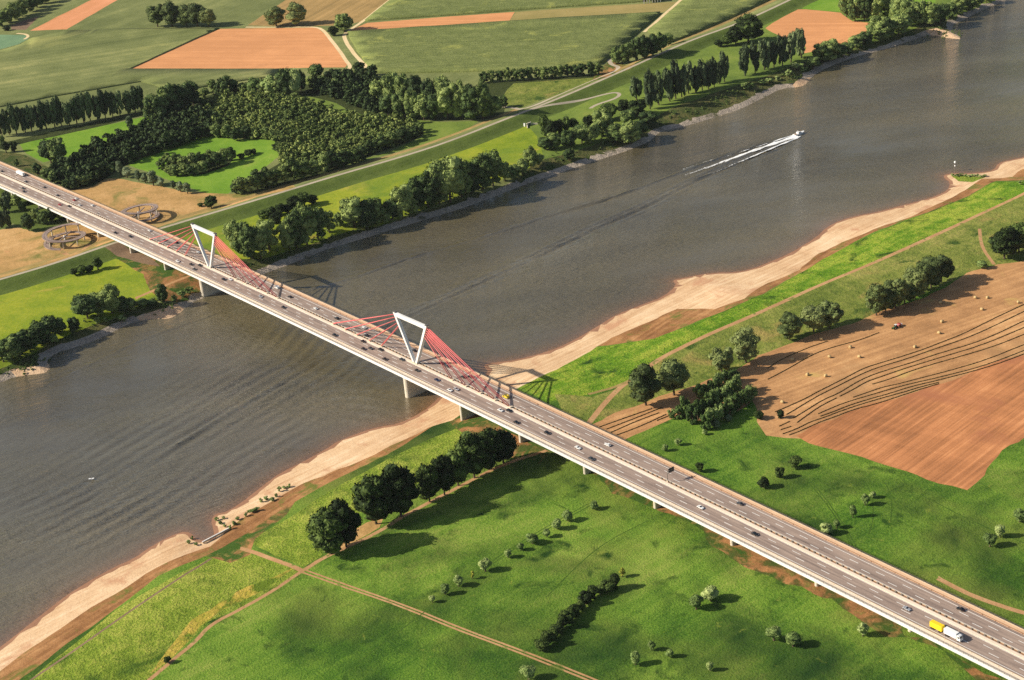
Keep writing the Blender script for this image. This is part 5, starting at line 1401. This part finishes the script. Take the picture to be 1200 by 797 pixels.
series("silver", [(854, 494, 9, 9), (840, 501.5, 8, 8)], "bush", "bush", "pale bushes at the thicket", "pale silvery bush against the front of the planted thicket, {o} from the field")
series("willow", [(826, 509.5, 6, 6), (794.5, 522, 8, 7.5), (779.5, 528.5, 8, 8)], "pollard_willow", "bush", "round bushes on the green meadow", "small round bush in the meadow between thicket and bridge, {o} from the thicket")
series("darkbush", [(889, 491, 9, 12), (915, 490, 9, 9)], "bush", "bush", None, lambda i, it: "dark bush on the grass corner beside the hay field" if i == 1 else "dark bush standing among the hay windrows")
BUSH = "round bushes on the green meadow"
A_ = [(506.8, 706, 8, 7), (522, 696.5, 12.5, 10), (537.5, 687, 12.5, 11.5), (554, 678, 9, 6.5, "yellow"), (569, 669.5, 15, 13), (596, 653.5, 8.5, 8.5), (610, 645, 9, 8.5), (624, 637, 13.5, 13), (641, 629.5, 10, 9), (653, 620, 12.5, 11.5), (665.5, 610.5, 12.5, 11.5), (696.5, 597, 9, 9)]
series("willow", A_, "pollard_willow", "bush", BUSH, lambda i, it: f"{'small yellowish' if len(it) > 4 else 'grey-green'} round bush in the meadow line beside the oaks, {ORD[i]} from the track")
plant("yellow", 729, 676, 11, 9, "pollard_willow", "yellow round bush beyond the upper end of the dark hedge", "bush", BUSH)
series("willow", [(744.6, 779, 14, 11.5), (763.6, 762, 11, 8.5), (785, 770, 10, 8.5)], "pollard_willow", "bush", BUSH, "round bush of the three below the dark hedge, {o} from the double track")
plant("willow", 619.7, 796, 17, 17, "pollard_willow", "grey round bush next to the double track at the photo edge", "bush", BUSH)
plant("willow", 832.4, 786, 10, 9, "pollard_willow", "lone small round bush at the photo edge between hedge and bridge", "bush", BUSH)
series("willow", [(816, 714, 16, 15.5), (832.7, 703.5, 18, 17.5)], "pollard_willow", "bush", BUSH, "olive round bush of the pair between yellow bush and bridge, {o} from the hedge")
series("willow", [(907, 750.5, 15, 16.5), (929.5, 757.5, 16, 17)], "pollard_willow", "bush", BUSH, "olive round bush of the low pair beside the bridge, {o} from the hedge")
plant("willow", 1011, 745.5, 16, 13.5, "pollard_willow", "round bush standing alone on the strip by the bare bank of the bridge", "bush", BUSH)
plant("darkbush", 820, 553, 13, 10, "bush", "dark upright bush above the bridge opposite the white car", "bush", BUSH)
series("darkbush", [(895, 571.5, 13, 13.5), (913.5, 560, 13, 12.5), (932, 548.5, 14, 15.5)], "bush", "bush", BUSH, "dark round bush below the harrowed field, {o} from the bridge")
series("willow", [(968.3, 626, 13, 12.5), (980.3, 619, 10, 8.5), (999.7, 606.5, 16, 8.5), (1014, 592, 14, 10.5), (1022.7, 583.5, 9, 7.5)], "pollard_willow", "bush", BUSH, "round bush in the line from bridge to harrowed corner, {o} from the bridge")
series("willow", [(1160, 640.5, 15, 13.5), (1172, 629.5, 14, 12.5), (1195, 611.5, 14, 13.5)], "pollard_willow", "bush", BUSH, "round bush in the meadow far from the bridge, {o} of three from below")
hd = [(635, 762), (641, 757), (647, 750), (653, 742), (659, 736), (666, 729), (673, 722), (680, 715), (687, 708), (695, 701), (703, 696), (712, 693), (721, 690)]
hd = [(x, y, 13 + 4 * math.sin(i * 1.7) + (4 if i == 6 else 0), 15 + 3 * math.cos(i * 2.3)) for i, (x, y) in enumerate(hd)]
series("darkbush", hd, "bush", "bush", "bushes of the dark hedge", "dark bush in the hedge on the green meadow, {o} from its lower end")
plant("darkbush", 197, 776.5, 7.5, 9, "bush", "small dark bush on the edge of the herb strip by the track", "bush", None)
plant("shrub", 1196, 216, 5, 6, "bush", "pale bush on the edge of the vivid meadow at the spit", "bush", None)
g_ = random.Random(3)
beach = [(340 - 76 * t + g_.uniform(-3, 3), 571 + 48 * t + g_.uniform(-3.5, 3.5), g_.uniform(3, 6), g_.uniform(4, 7)) for t in [i / 21 for i in (0, 2, 3, 5, 6, 8, 9, 11, 12, 14, 15, 17, 18, 20)]] + [(254, 610, 4, 5), (259, 614, 4, 6), (264, 618, 4, 5), (262, 608, 3, 4), (225, 632, 4, 5), (221, 637, 4, 5), (230, 639, 4, 5)]
series("shrub", beach, "shrub", "bush", "low shrubs on the sand of the inlet", lambda i, it: "low grey-green shrub scattered on the beach sand near the small inlet")
spit = [(1117 + i * 4.6, 206 + 0.6 * math.sin(i * 2) + i * 0.15, 2.6, 5.5) for i in range(9)]
series("shrub", spit, "shrub", "bush", "low shrubs on the sandy spit", lambda i, it: "low green shrub on the sandy spit behind the beacon")

# --- far bank: river trees
RIV = "trees on the far river bank"
series("river", [(277, 292, 34, 24), (286, 300, 38, 24), (296, 303, 44, 26), (306, 303, 42, 24), (316, 294, 38, 24), (340, 293, 40, 24), (348, 291, 46, 28), (360, 287, 48, 32), (373, 281, 42, 28), (386, 273, 28, 18), (398, 264, 16, 14)],
       "broadleaf_tree", "tree", RIV, "dark river tree in the clump next to the far pylon, {o} from the bridge")
series("darkbush", [(309, 256, 11, 14), (318, 253, 12, 14), (329, 252, 13, 14), (338, 249, 11, 12), (346, 245, 15, 17), (357, 242, 16, 17), (366, 239, 12, 14), (324, 262, 12, 14)], "bush", "bush", RIV, "dark bush on the meadow behind the river clump, {o} from the bridge")
series("river", [(416, 267, 38, 32), (430, 268, 34, 28), (441, 263, 32, 24), (452, 260, 16, 16), (460, 258, 27, 22), (472, 255, 38, 28), (483, 251, 22, 20), (490, 245, 36, 26), (502, 243, 44, 30), (515, 239, 50, 32), (528, 237, 52, 36), (541, 231, 44, 30), (553, 227, 36, 26), (566, 222, 40, 28), (578, 218, 44, 28), (592, 213, 27, 15)],
       "broadleaf_tree", "tree", RIV, "river tree in the long bank row upstream of the clump, {o} from the bridge")
series("river", [(603, 209, 18, 16), (613, 204, 17, 15), (622, 197, 26, 15), (631, 193, 15, 15), (640, 176, 17, 18), (649, 174, 18, 18), (666, 173, 20, 20), (667, 188, 15, 14), (682, 168, 24, 22), (693, 167, 22, 20), (707, 159, 30, 26), (723, 167, 24, 25), (738, 169, 28, 28), (748, 161, 22, 22), (736, 145, 18, 18), (760, 149, 19, 24)],
       "broadleaf_tree", "tree", RIV, "bushy river tree around the grey stone bay, {o} from the bridge")
series("darkbush", [(638, 159, 24, 14), (646, 162, 22, 14), (655, 156, 16, 12), (664, 155, 21, 12), (673, 153, 14, 12), (690, 151, 16, 13), (713, 141, 21, 22), (732, 134, 17, 16), (747, 136, 20, 20)], "broadleaf_tree", "tree", RIV, "very dark tree behind the stone bay trees, {o} from the bridge")
series("poplar", [(746, 117, 25, 15), (762, 128, 40, 14), (772, 123, 36, 14), (785, 119, 42, 14), (792, 116, 42, 14), (799, 114, 38, 14), (807, 110, 36, 14), (815, 108, 34, 14), (823, 106, 34, 14), (830, 104, 32, 14), (837, 102, 32, 12), (843, 98, 29, 12), (849, 96, 34, 11)],
       "poplar_tree", "tree", "poplars on the far bank", "tall poplar in the first far bank row, {o} from the bridge")
series("poplar", [(873, 89, 38, 15), (885, 86, 34, 13), (896, 82, 38, 15), (907, 79, 32, 12), (917, 77, 34, 13), (927, 73, 36, 14), (939, 68, 38, 15)], "poplar_tree", "tree", "poplars on the far bank", "tall poplar in the gappy second row before the orange field, {o} from the bridge")
series("oak", [(877, 50, 34, 34), (862, 52, 21, 20), (852, 54, 13, 13), (842, 55, 8, 10)], "broadleaf_tree", "tree", None, lambda i, it: ["big domed dark tree between dike road and orange field", "smaller dark tree leaning against the big domed one", "dark shrub-like tree beside the domed tree", "lowest dark bush of the domed tree group"][i - 1])
series("river", [(953, 80, 15, 17), (963, 73, 21, 22), (972, 71, 24, 26), (983, 68, 17, 20), (993, 63, 15, 18), (1003, 56, 16, 18), (1013, 52, 15, 18), (1030, 47, 26, 28), (1041, 43, 20, 22), (1053, 40, 24, 28)], "broadleaf_tree", "tree", RIV, "bank tree between orange field and river, {o} from the poplars")
series("river", [(992, 20, 30, 16), (1002, 25, 34, 18), (1013, 25, 36, 18), (1027, 24, 36, 20), (1040, 22, 36, 20), (1053, 27, 34, 22), (1065, 29, 32, 22), (1078, 29, 28, 22), (1090, 29, 28, 22), (1102, 28, 24, 20), (1113, 22, 20, 18), (1123, 16, 20, 18), (1134, 12, 18, 18), (1145, 8, 18, 16), (1156, 3, 16, 16), (1168, -3, 16, 16)],
       "broadleaf_tree", "tree", RIV, "dark tree in the dense grove by the upstream groyne, {o} from the orange field")
series("shrub", [(873, 105, 9, 9), (880, 103, 7, 8), (893, 99, 6, 9), (902, 97, 6, 9), (912, 94, 6, 9), (925, 90, 9, 9), (932, 82, 9, 10), (941, 83, 10, 12)], "bush", "bush", RIV, "grey-green bush on the bank below the second poplars, {o} from the bridge")
# below the bridge
series("river", [(4, 424, 28, 26), (14, 423, 30, 26), (23, 417, 28, 26), (35, 410, 24, 24), (48, 403, 29, 26), (60, 397, 27, 24), (70, 391, 20, 18), (88, 389, 18, 14), (52, 403, 12, 14), (64, 402, 11, 13)], "broadleaf_tree", "tree", RIV, "bank tree of the grove downstream of the bridge, {o} from the photo edge")
series("river", [(103, 373, 28, 32), (115, 369, 25, 24), (132, 367, 38, 24), (146, 366, 19, 20), (154, 364, 16, 18), (168, 361, 11, 16), (178, 360, 9, 14), (191, 354, 22, 14)], "broadleaf_tree", "tree", RIV, "dark tree in the clump just downstream of the bridge, {o} away from the grove")
series("shrub", [(144, 377, 8, 12), (114, 379, 8, 8), (125, 377, 6, 8), (213, 348, 8, 10), (222, 344, 8, 10), (205, 352, 7, 9)], "bush", "bush", RIV, "low bush on the stony bank downstream of the bridge, {o} from the bay")
series("darkbush", [(88, 322.5, 8, 10), (96, 321, 10, 12), (105, 319, 9, 11), (115, 316, 14, 12)], "bush", "bush", None, "dark bush in the short hedge on the lime meadow, {o} from the photo edge")
series("poplar", [(2, 267, 20, 14), (11, 266, 20, 12), (8, 249, 22, 13), (9, 240, 14, 12)], "broadleaf_tree", "tree", None, "grey-green tree at the photo edge under the bridge, {o} from below")
series("river", [(27, 247, 12, 9), (20, 241, 14, 11), (34, 271, 21, 15), (43, 262, 20, 10), (48, 263, 15, 9), (53, 263, 17, 12), (61, 259, 15, 12), (67, 256, 11, 10)], "broadleaf_tree", "tree", None, "bushy tree in the bridge's shade before the ramp, {o} of eight from the photo edge")
# --- far bank: dike meadow, ring, woods
RING = "trees round the ring meadow"
series("silver", [(142, 206, 17, 9), (149, 208.5, 15, 11), (163, 212.5, 13, 8), (170.7, 214.5, 14, 8.5), (180, 217.5, 17, 11), (188.5, 218.5, 12, 10), (204, 221.5, 10, 7), (212, 224.5, 13, 9), (220, 227, 13, 9)], "poplar_tree", "tree", RING, "grey egg-shaped tree in the row along the dry meadow, {o} from the wood")
for r in list(COL.objects)[-1:]: pass
plant("oak", 248, 244, 15, 15, "broadleaf_tree", "lone round dark tree on the dry meadow beside the dike road", "tree", None)
plant("darkbush", 235, 242, 4, 7, "bush", "flat little bush beside the lone round tree", "bush", None)
isl = [(190, 199, 13, 13), (200, 204, 13, 14), (207, 206, 14, 14), (215, 206, 15, 14), (222, 206, 14, 14), (230, 204, 14, 14), (238, 202, 14, 14), (246, 199, 16, 15), (255, 196, 18, 16), (264, 193, 20, 17), (271, 188, 16, 12), (196, 192, 14, 14), (206, 194, 15, 15), (216, 196, 16, 15), (226, 196, 16, 15), (236, 193, 16, 15), (246, 190, 15, 14)]
series("wood", isl, "broadleaf_tree", "tree", "trees of the island copse", lambda i, it: "round dark tree in the island copse on the bright glade")
series("darkbush", [(283, 186, 7, 9), (291, 183, 8, 11), (297, 180.5, 6, 9)], "bush", "bush", RING, "dark bush trailing off the island copse, {o} from the copse")
series("wood", [(276, 226, 13, 13), (283, 227, 20, 17), (291, 226, 19, 17), (302, 222, 25, 21), (313, 219, 23, 18), (323, 217, 19, 18), (334, 214, 21, 19), (345, 212, 25, 21), (357, 209, 23, 18), (368, 206, 21, 19), (380, 201, 21, 19), (392, 198, 22, 19), (403, 196, 20, 18), (414, 192, 20, 18), (424, 189, 19, 17), (434, 181, 17, 16), (447, 176, 17, 17), (460, 172, 18, 17), (473, 167, 17, 17), (486, 161, 15, 16), (492, 156, 12, 12)],
       "broadleaf_tree", "tree", "trees along the wood's dike edge", "dark tree on the wood edge facing the dike road, {o} from the bridge")
series("wood", [(255, 161, 17, 16), (267, 162, 16, 15), (278, 165, 16, 17), (289, 161, 14, 13), (300, 161, 12, 12), (311, 162, 12, 12), (322, 166, 12, 12), (325, 176, 10, 12)], "broadleaf_tree", "tree", "trees along the glade", "round tree on the wood edge above the glade, {o} from the island copse side")
series("poplar", [(3, 161, 28, 13)] + line_items((12, 159), (167, 131), 19, 31, 12, 1.0, 0.8, 0.1, 4), "poplar_tree", "tree", "tall trees of the long row", "tall dark tree in the long row by farmland, {o} from the photo edge")
series("river", [(60, 191, 30, 24), (69, 191, 34, 24)], "broadleaf_tree", "tree", None, "big dark tree standing free between long row and wood, {o} from the photo edge")
series("silver", [(153, 148, 13, 9)], "bush", "bush", None, "pale grey bush on the strip meadow beside the wood")
series("darkbush", [(7.5, 179, 15, 9), (17, 178, 14, 9), (3, 170, 12, 8)], "bush", "bush", None, "dark bush below the end of the long row, {o} in size")
series("river", [(181, 144, 32, 22), (189, 141, 34, 24), (199, 136, 36, 24), (208, 132, 36, 24), (217, 128, 34, 26), (227, 124, 32, 22)], "broadleaf_tree", "tree", "big trees of the wood", "big dark tree where the long row meets the wood, {o} from the row")
series("wood", [(240, 116, 14, 14), (250, 110, 16, 14), (259, 112, 18, 16), (268, 112, 23, 22), (286, 110, 16, 16), (277, 110, 16, 14), (299, 111, 19, 15, "willow"), (309, 112, 20, 16), (319, 113, 26, 20, "willow"), (327, 114, 22, 18)], "broadleaf_tree", "tree", "big trees of the wood", lambda i, it: f"{'pale green' if len(it) > 4 else 'dark'} tree along the wood's upper edge below farmland, {ORD[i]} from the long row")
series("river", [(336, 113, 38, 21), (346, 112, 29, 19, "willow"), (353, 107, 25, 15), (371, 93, 20, 18), (366, 101, 12, 13), (377, 100, 13, 13), (390, 94, 9, 12), (396, 101, 12, 13)], "broadleaf_tree", "tree", "big trees of the wood", lambda i, it: f"{'pale green' if len(it) > 4 else 'dark'} tree under the orange field's lower corner, {ORD[i]} from the long row")
series("river", [(445, 121, 33, 22), (460, 123, 37, 22), (475, 125, 39, 22), (490, 127, 39, 22), (505, 129, 39, 22), (520, 127, 37, 22), (455, 137, 28, 20), (470, 139, 34, 20), (484, 140, 32, 20), (497, 141, 32, 22), (510, 141, 32, 22), (525, 140, 42, 24), (540, 139, 44, 24), (553, 141, 46, 26), (566, 140, 42, 24), (579, 137, 28, 20), (590, 126, 13, 12)],
       "broadleaf_tree", "tree", "tall trees below the maize", lambda i, it: f"tall dark tree of the block below the maize field, {'back' if i < 7 else 'front'} rank, {ORD[i if i < 7 else i - 6]} from the wood")
series("wood", line_items((568, 97), (701, 88), 16, 15, 12, 0.6, 0.4, 0.12, 9), "broadleaf_tree", "tree", "trees of the straight hedge row", "dark tree in the straight hedge row under the maize, {o} from the tall block")
series("river", [(722, 75, 20, 14), (729, 75, 24, 16), (737, 73, 27, 16), (746, 71, 28, 16), (755, 68, 28, 16), (765, 65, 26, 16), (775, 61, 22, 16), (783, 54, 16, 14)], "broadleaf_tree", "tree", "trees of the small copse", "dark tree in the small copse at the maize corner, {o} from the hedge row")
series("field", [(185, 31.5, 27, 22), (202, 31.5, 29, 24), (219, 31.5, 25, 18), (232, 31.5, 31, 22), (245, 31.5, 27, 20)], "broadleaf_tree", "tree", "field trees on the plain", "broad tree in the far clump above the orange field, {o} from the strip field")
series("field", [(324, 31, 26, 25), (348, 30, 27, 24)], "broadleaf_tree", "tree", "field trees on the plain", "broad tree of the pair at the orange field's top edge, {o} from the clump")
plant("river", 404, 36.5, 22, 22, "broadleaf_tree", "single round dark tree in the fork of the pale field tracks", "tree", None)
plant("darkbush", 391, 42, 12, 12, "bush", "dark bush at the bend of the pale field track", "bush", None)
plant("darkbush", 421, 82, 9, 14, "bush", "small bush between the two pale tracks above the wood", "bush", None)
series("river", [(2, 31, 20, 17), (10, 27, 21, 17), (18, 23, 21, 18), (26, 19, 20, 17), (35, 14, 20, 18), (44, 9, 19, 17), (53, 4, 18, 17), (62, -1, 18, 17)], "broadleaf_tree", "tree", None, "tree in the dark belt at the photo's upper corner, {o} from the edge")
plant("darkbush", 8, 36, 5, 9, "bush", "dark low bush at the corner of the rose strip field", "bush", None)
series("wood", [(20, 195, 9, 7), (44, 203, 14, 13), (56, 211, 15, 13), (64, 215, 15, 13), (74, 212, 15, 14), (84, 209, 14, 13), (79, 222, 14, 12), (88, 221, 14, 12), (94, 219, 13, 12), (100, 217, 12, 11), (106, 214, 12, 11), (112, 211, 12, 11), (118, 208, 12, 11), (130, 203, 12, 11)], "broadleaf_tree", "tree", "trees beside the bridge end", "bushy tree between bridge and glade, {o} from the photo edge")

# --- the rest of the wood: young trees nobody could count, one mass
def wood_mass(name, label, polys, spacing, hm, wm, mat, seed):
    g = np.random.default_rng(seed)
    lows = [crown_np(900 + i, 9, 150, 'round', 0.10, 0.0, True, ICO1) for i in range(5)]
    Vs, Fs, n = [], [], 0
    taken = []
    for px in polys:
        P = G2(px); lo, hi = P.min(0), P.max(0)
        nx, ny = np.ceil((hi - lo) / spacing).astype(int)
        gx, gy = np.meshgrid(np.arange(nx), np.arange(ny), indexing='ij')
        Q = lo + (np.c_[gx.ravel(), gy.ravel()] + g.uniform(0.05, 0.95, (nx * ny, 2))) * spacing
        Q = Q[in_poly(Q, P)]
        Z = height(Q)
        for (x, y), z in zip(Q, Z):
            V, F = lows[g.integers(5)]
            t = g.uniform(0, 6.28); c, s = math.cos(t), math.sin(t); k_ = g.choice([0.75, 1.0, 1.0, 1.35]); w_ = wm * k_ * g.uniform(0.8, 1.25); h_ = hm * k_ * g.uniform(0.75, 1.25)
            W = np.c_[(V[:, 0] * c - V[:, 1] * s) * w_ + x, (V[:, 0] * s + V[:, 1] * c) * w_ + y, V[:, 2] * h_ + z - 0.3]
            Vs.append(W); Fs.append(F + n); n += len(V)
    V, F = np.vstack(Vs), np.vstack(Fs)
    tri = F[:, 2] == F[:, 3]
    me = bpy.data.meshes.new(name); me.vertices.add(len(V)); me.vertices.foreach_set("co", V.astype(np.float32).ravel())
    T, Qd = F[tri][:, :3], F[~tri]
    idx = np.r_[T.ravel(), Qd.ravel()].astype(np.int32)
    me.loops.add(len(idx)); me.loops.foreach_set("vertex_index", idx)
    st = np.r_[np.arange(len(T)) * 3, len(T) * 3 + np.arange(len(Qd)) * 4].astype(np.int32)
    me.polygons.add(len(st)); me.polygons.foreach_set("loop_start", st); me.polygons.foreach_set("loop_total", np.r_[np.full(len(T), 3), np.full(len(Qd), 4)].astype(np.int32))
    me.update(calc_edges=True); me.materials.append(mat)
    o = link(name, me); props(o, label, "wood", kind="stuff")
    print(name, len(V))


def mass_leaf():
    m, nt, b = new_mat("young_wood_leaf", 0.7, 0.12)
    P = pos_node(nt)
    geo = N(nt, "NewGeometry")
    rnd = math_node(nt, 'MULTIPLY', math_node(nt, 'SUBTRACT', geo.outputs["Random Per Island"], 0.5), 0.25)
    s = math_node(nt, 'ADD', math_node(nt, 'ADD', math_node(nt, 'MULTIPLY', noise(nt, P, 9, 3), 0.62), math_node(nt, 'MULTIPLY', noise(nt, P, 55, 3), 0.42)), rnd)
    nt.links.new(ramp(nt, s, [(0.28, lin(58, 76, 40)), (0.48, lin(92, 110, 56)), (0.70, lin(154, 164, 90))]), b.inputs["Base Color"])
    return m
MASSL = mass_leaf()
W1 = [(62, 207), (90, 184), (150, 160), (180, 146), (210, 138), (250, 126), (250, 160), (215, 172), (190, 178), (160, 190), (135, 200), (112, 214), (88, 220), (70, 214)]
W2 = [(215, 140), (262, 112), (330, 113), (352, 118), (375, 128), (392, 136), (425, 137), (450, 140), (480, 143), (494, 155), (480, 163), (440, 178), (410, 190), (380, 198), (345, 208), (326, 205), (330, 190), (322, 166), (278, 162), (250, 160)]
W3 = [(362, 104), (380, 95), (400, 88), (440, 89), (450, 130), (440, 138), (424, 130), (396, 117), (375, 112)]
wood_mass("young_wood", "dense young wood of small crowns beside the dike", [W2], 5.6, 8.5, 7.0, MASSL, 1)
wood_mass("belt_wood", "darker belt of close trees between glade and strip meadow", [W1, W3], 7.0, 12.0, 9.5, LEAF_FAR, 2)

# --- undergrowth along the far bank
def undergrowth():
    g = np.random.default_rng(12)
    V0, F0 = crown_np(77, 5, 60, 'round', 0.16, 0.0, True, ICO1)
    Vs, Fs, n = [], [], 0
    t = np.gradient(BANK_FAR, axis=0); nr = np.c_[t[:, 1], -t[:, 0]] / np.linalg.norm(t, axis=1)[:, None]
    if in_poly(BANK_FAR + 3 * nr, RIVER).mean() > 0.5: nr = -nr
    q = proj(np.c_[BANK_FAR, np.zeros(len(BANK_FAR))])
    for i in range(len(BANK_FAR)):
        if not (-30 < q[i, 0] < 1230 and -20 < q[i, 1] < 470): continue
        if 214 < q[i, 0] < 300: continue
        for _ in range(5):
            if g.random() < 0.3: continue
            p = BANK_FAR[i] + nr[i] * g.uniform(12, 30) + g.normal(0, 3, 2)
            z = height([p])[0]; w_ = g.uniform(2.0, 5.0); h_ = g.uniform(1.2, 3.4); a = g.uniform(0, 6.28); c, s = math.cos(a), math.sin(a)
            Vs.append(np.c_[(V0[:, 0] * c - V0[:, 1] * s) * w_ + p[0], (V0[:, 0] * s + V0[:, 1] * c) * w_ + p[1], V0[:, 2] * h_ + z - 0.2]); Fs.append(F0 + n); n += len(V0)
    me = crown_mesh("undergrowth", np.vstack(Vs), np.vstack(Fs), LEAF_FAR)
    o = link("undergrowth", me); props(o, "low scrub covering the top of the far stone bank", "scrub", kind="stuff")
undergrowth()
print("trees", TREE_N[0])
# ------------------------------------------------------------------ thin summer haze
hm_ = bpy.data.materials.new("summer_haze"); hm_.use_nodes = True
hn = hm_.node_tree; hn.nodes.clear()
ho = hn.nodes.new("ShaderNodeOutputMaterial"); hv = hn.nodes.new("ShaderNodeVolumePrincipled")
hv.inputs["Color"].default_value = (0.86, 0.90, 0.96, 1); hv.inputs["Density"].default_value = 0.9e-5; hv.inputs["Anisotropy"].default_value = 0.0
hn.links.new(hv.outputs[0], ho.inputs["Volume"])
b = MB(); b.box((0, 0, (-5.0 + 640.0) / 2), (19000, 19000, 645.0))
o = b.obj("haze", hm_); props(o, "thin pale haze in the air over the river plain", "haze", kind="stuff")
scene.cycles.volume_bounces = 0
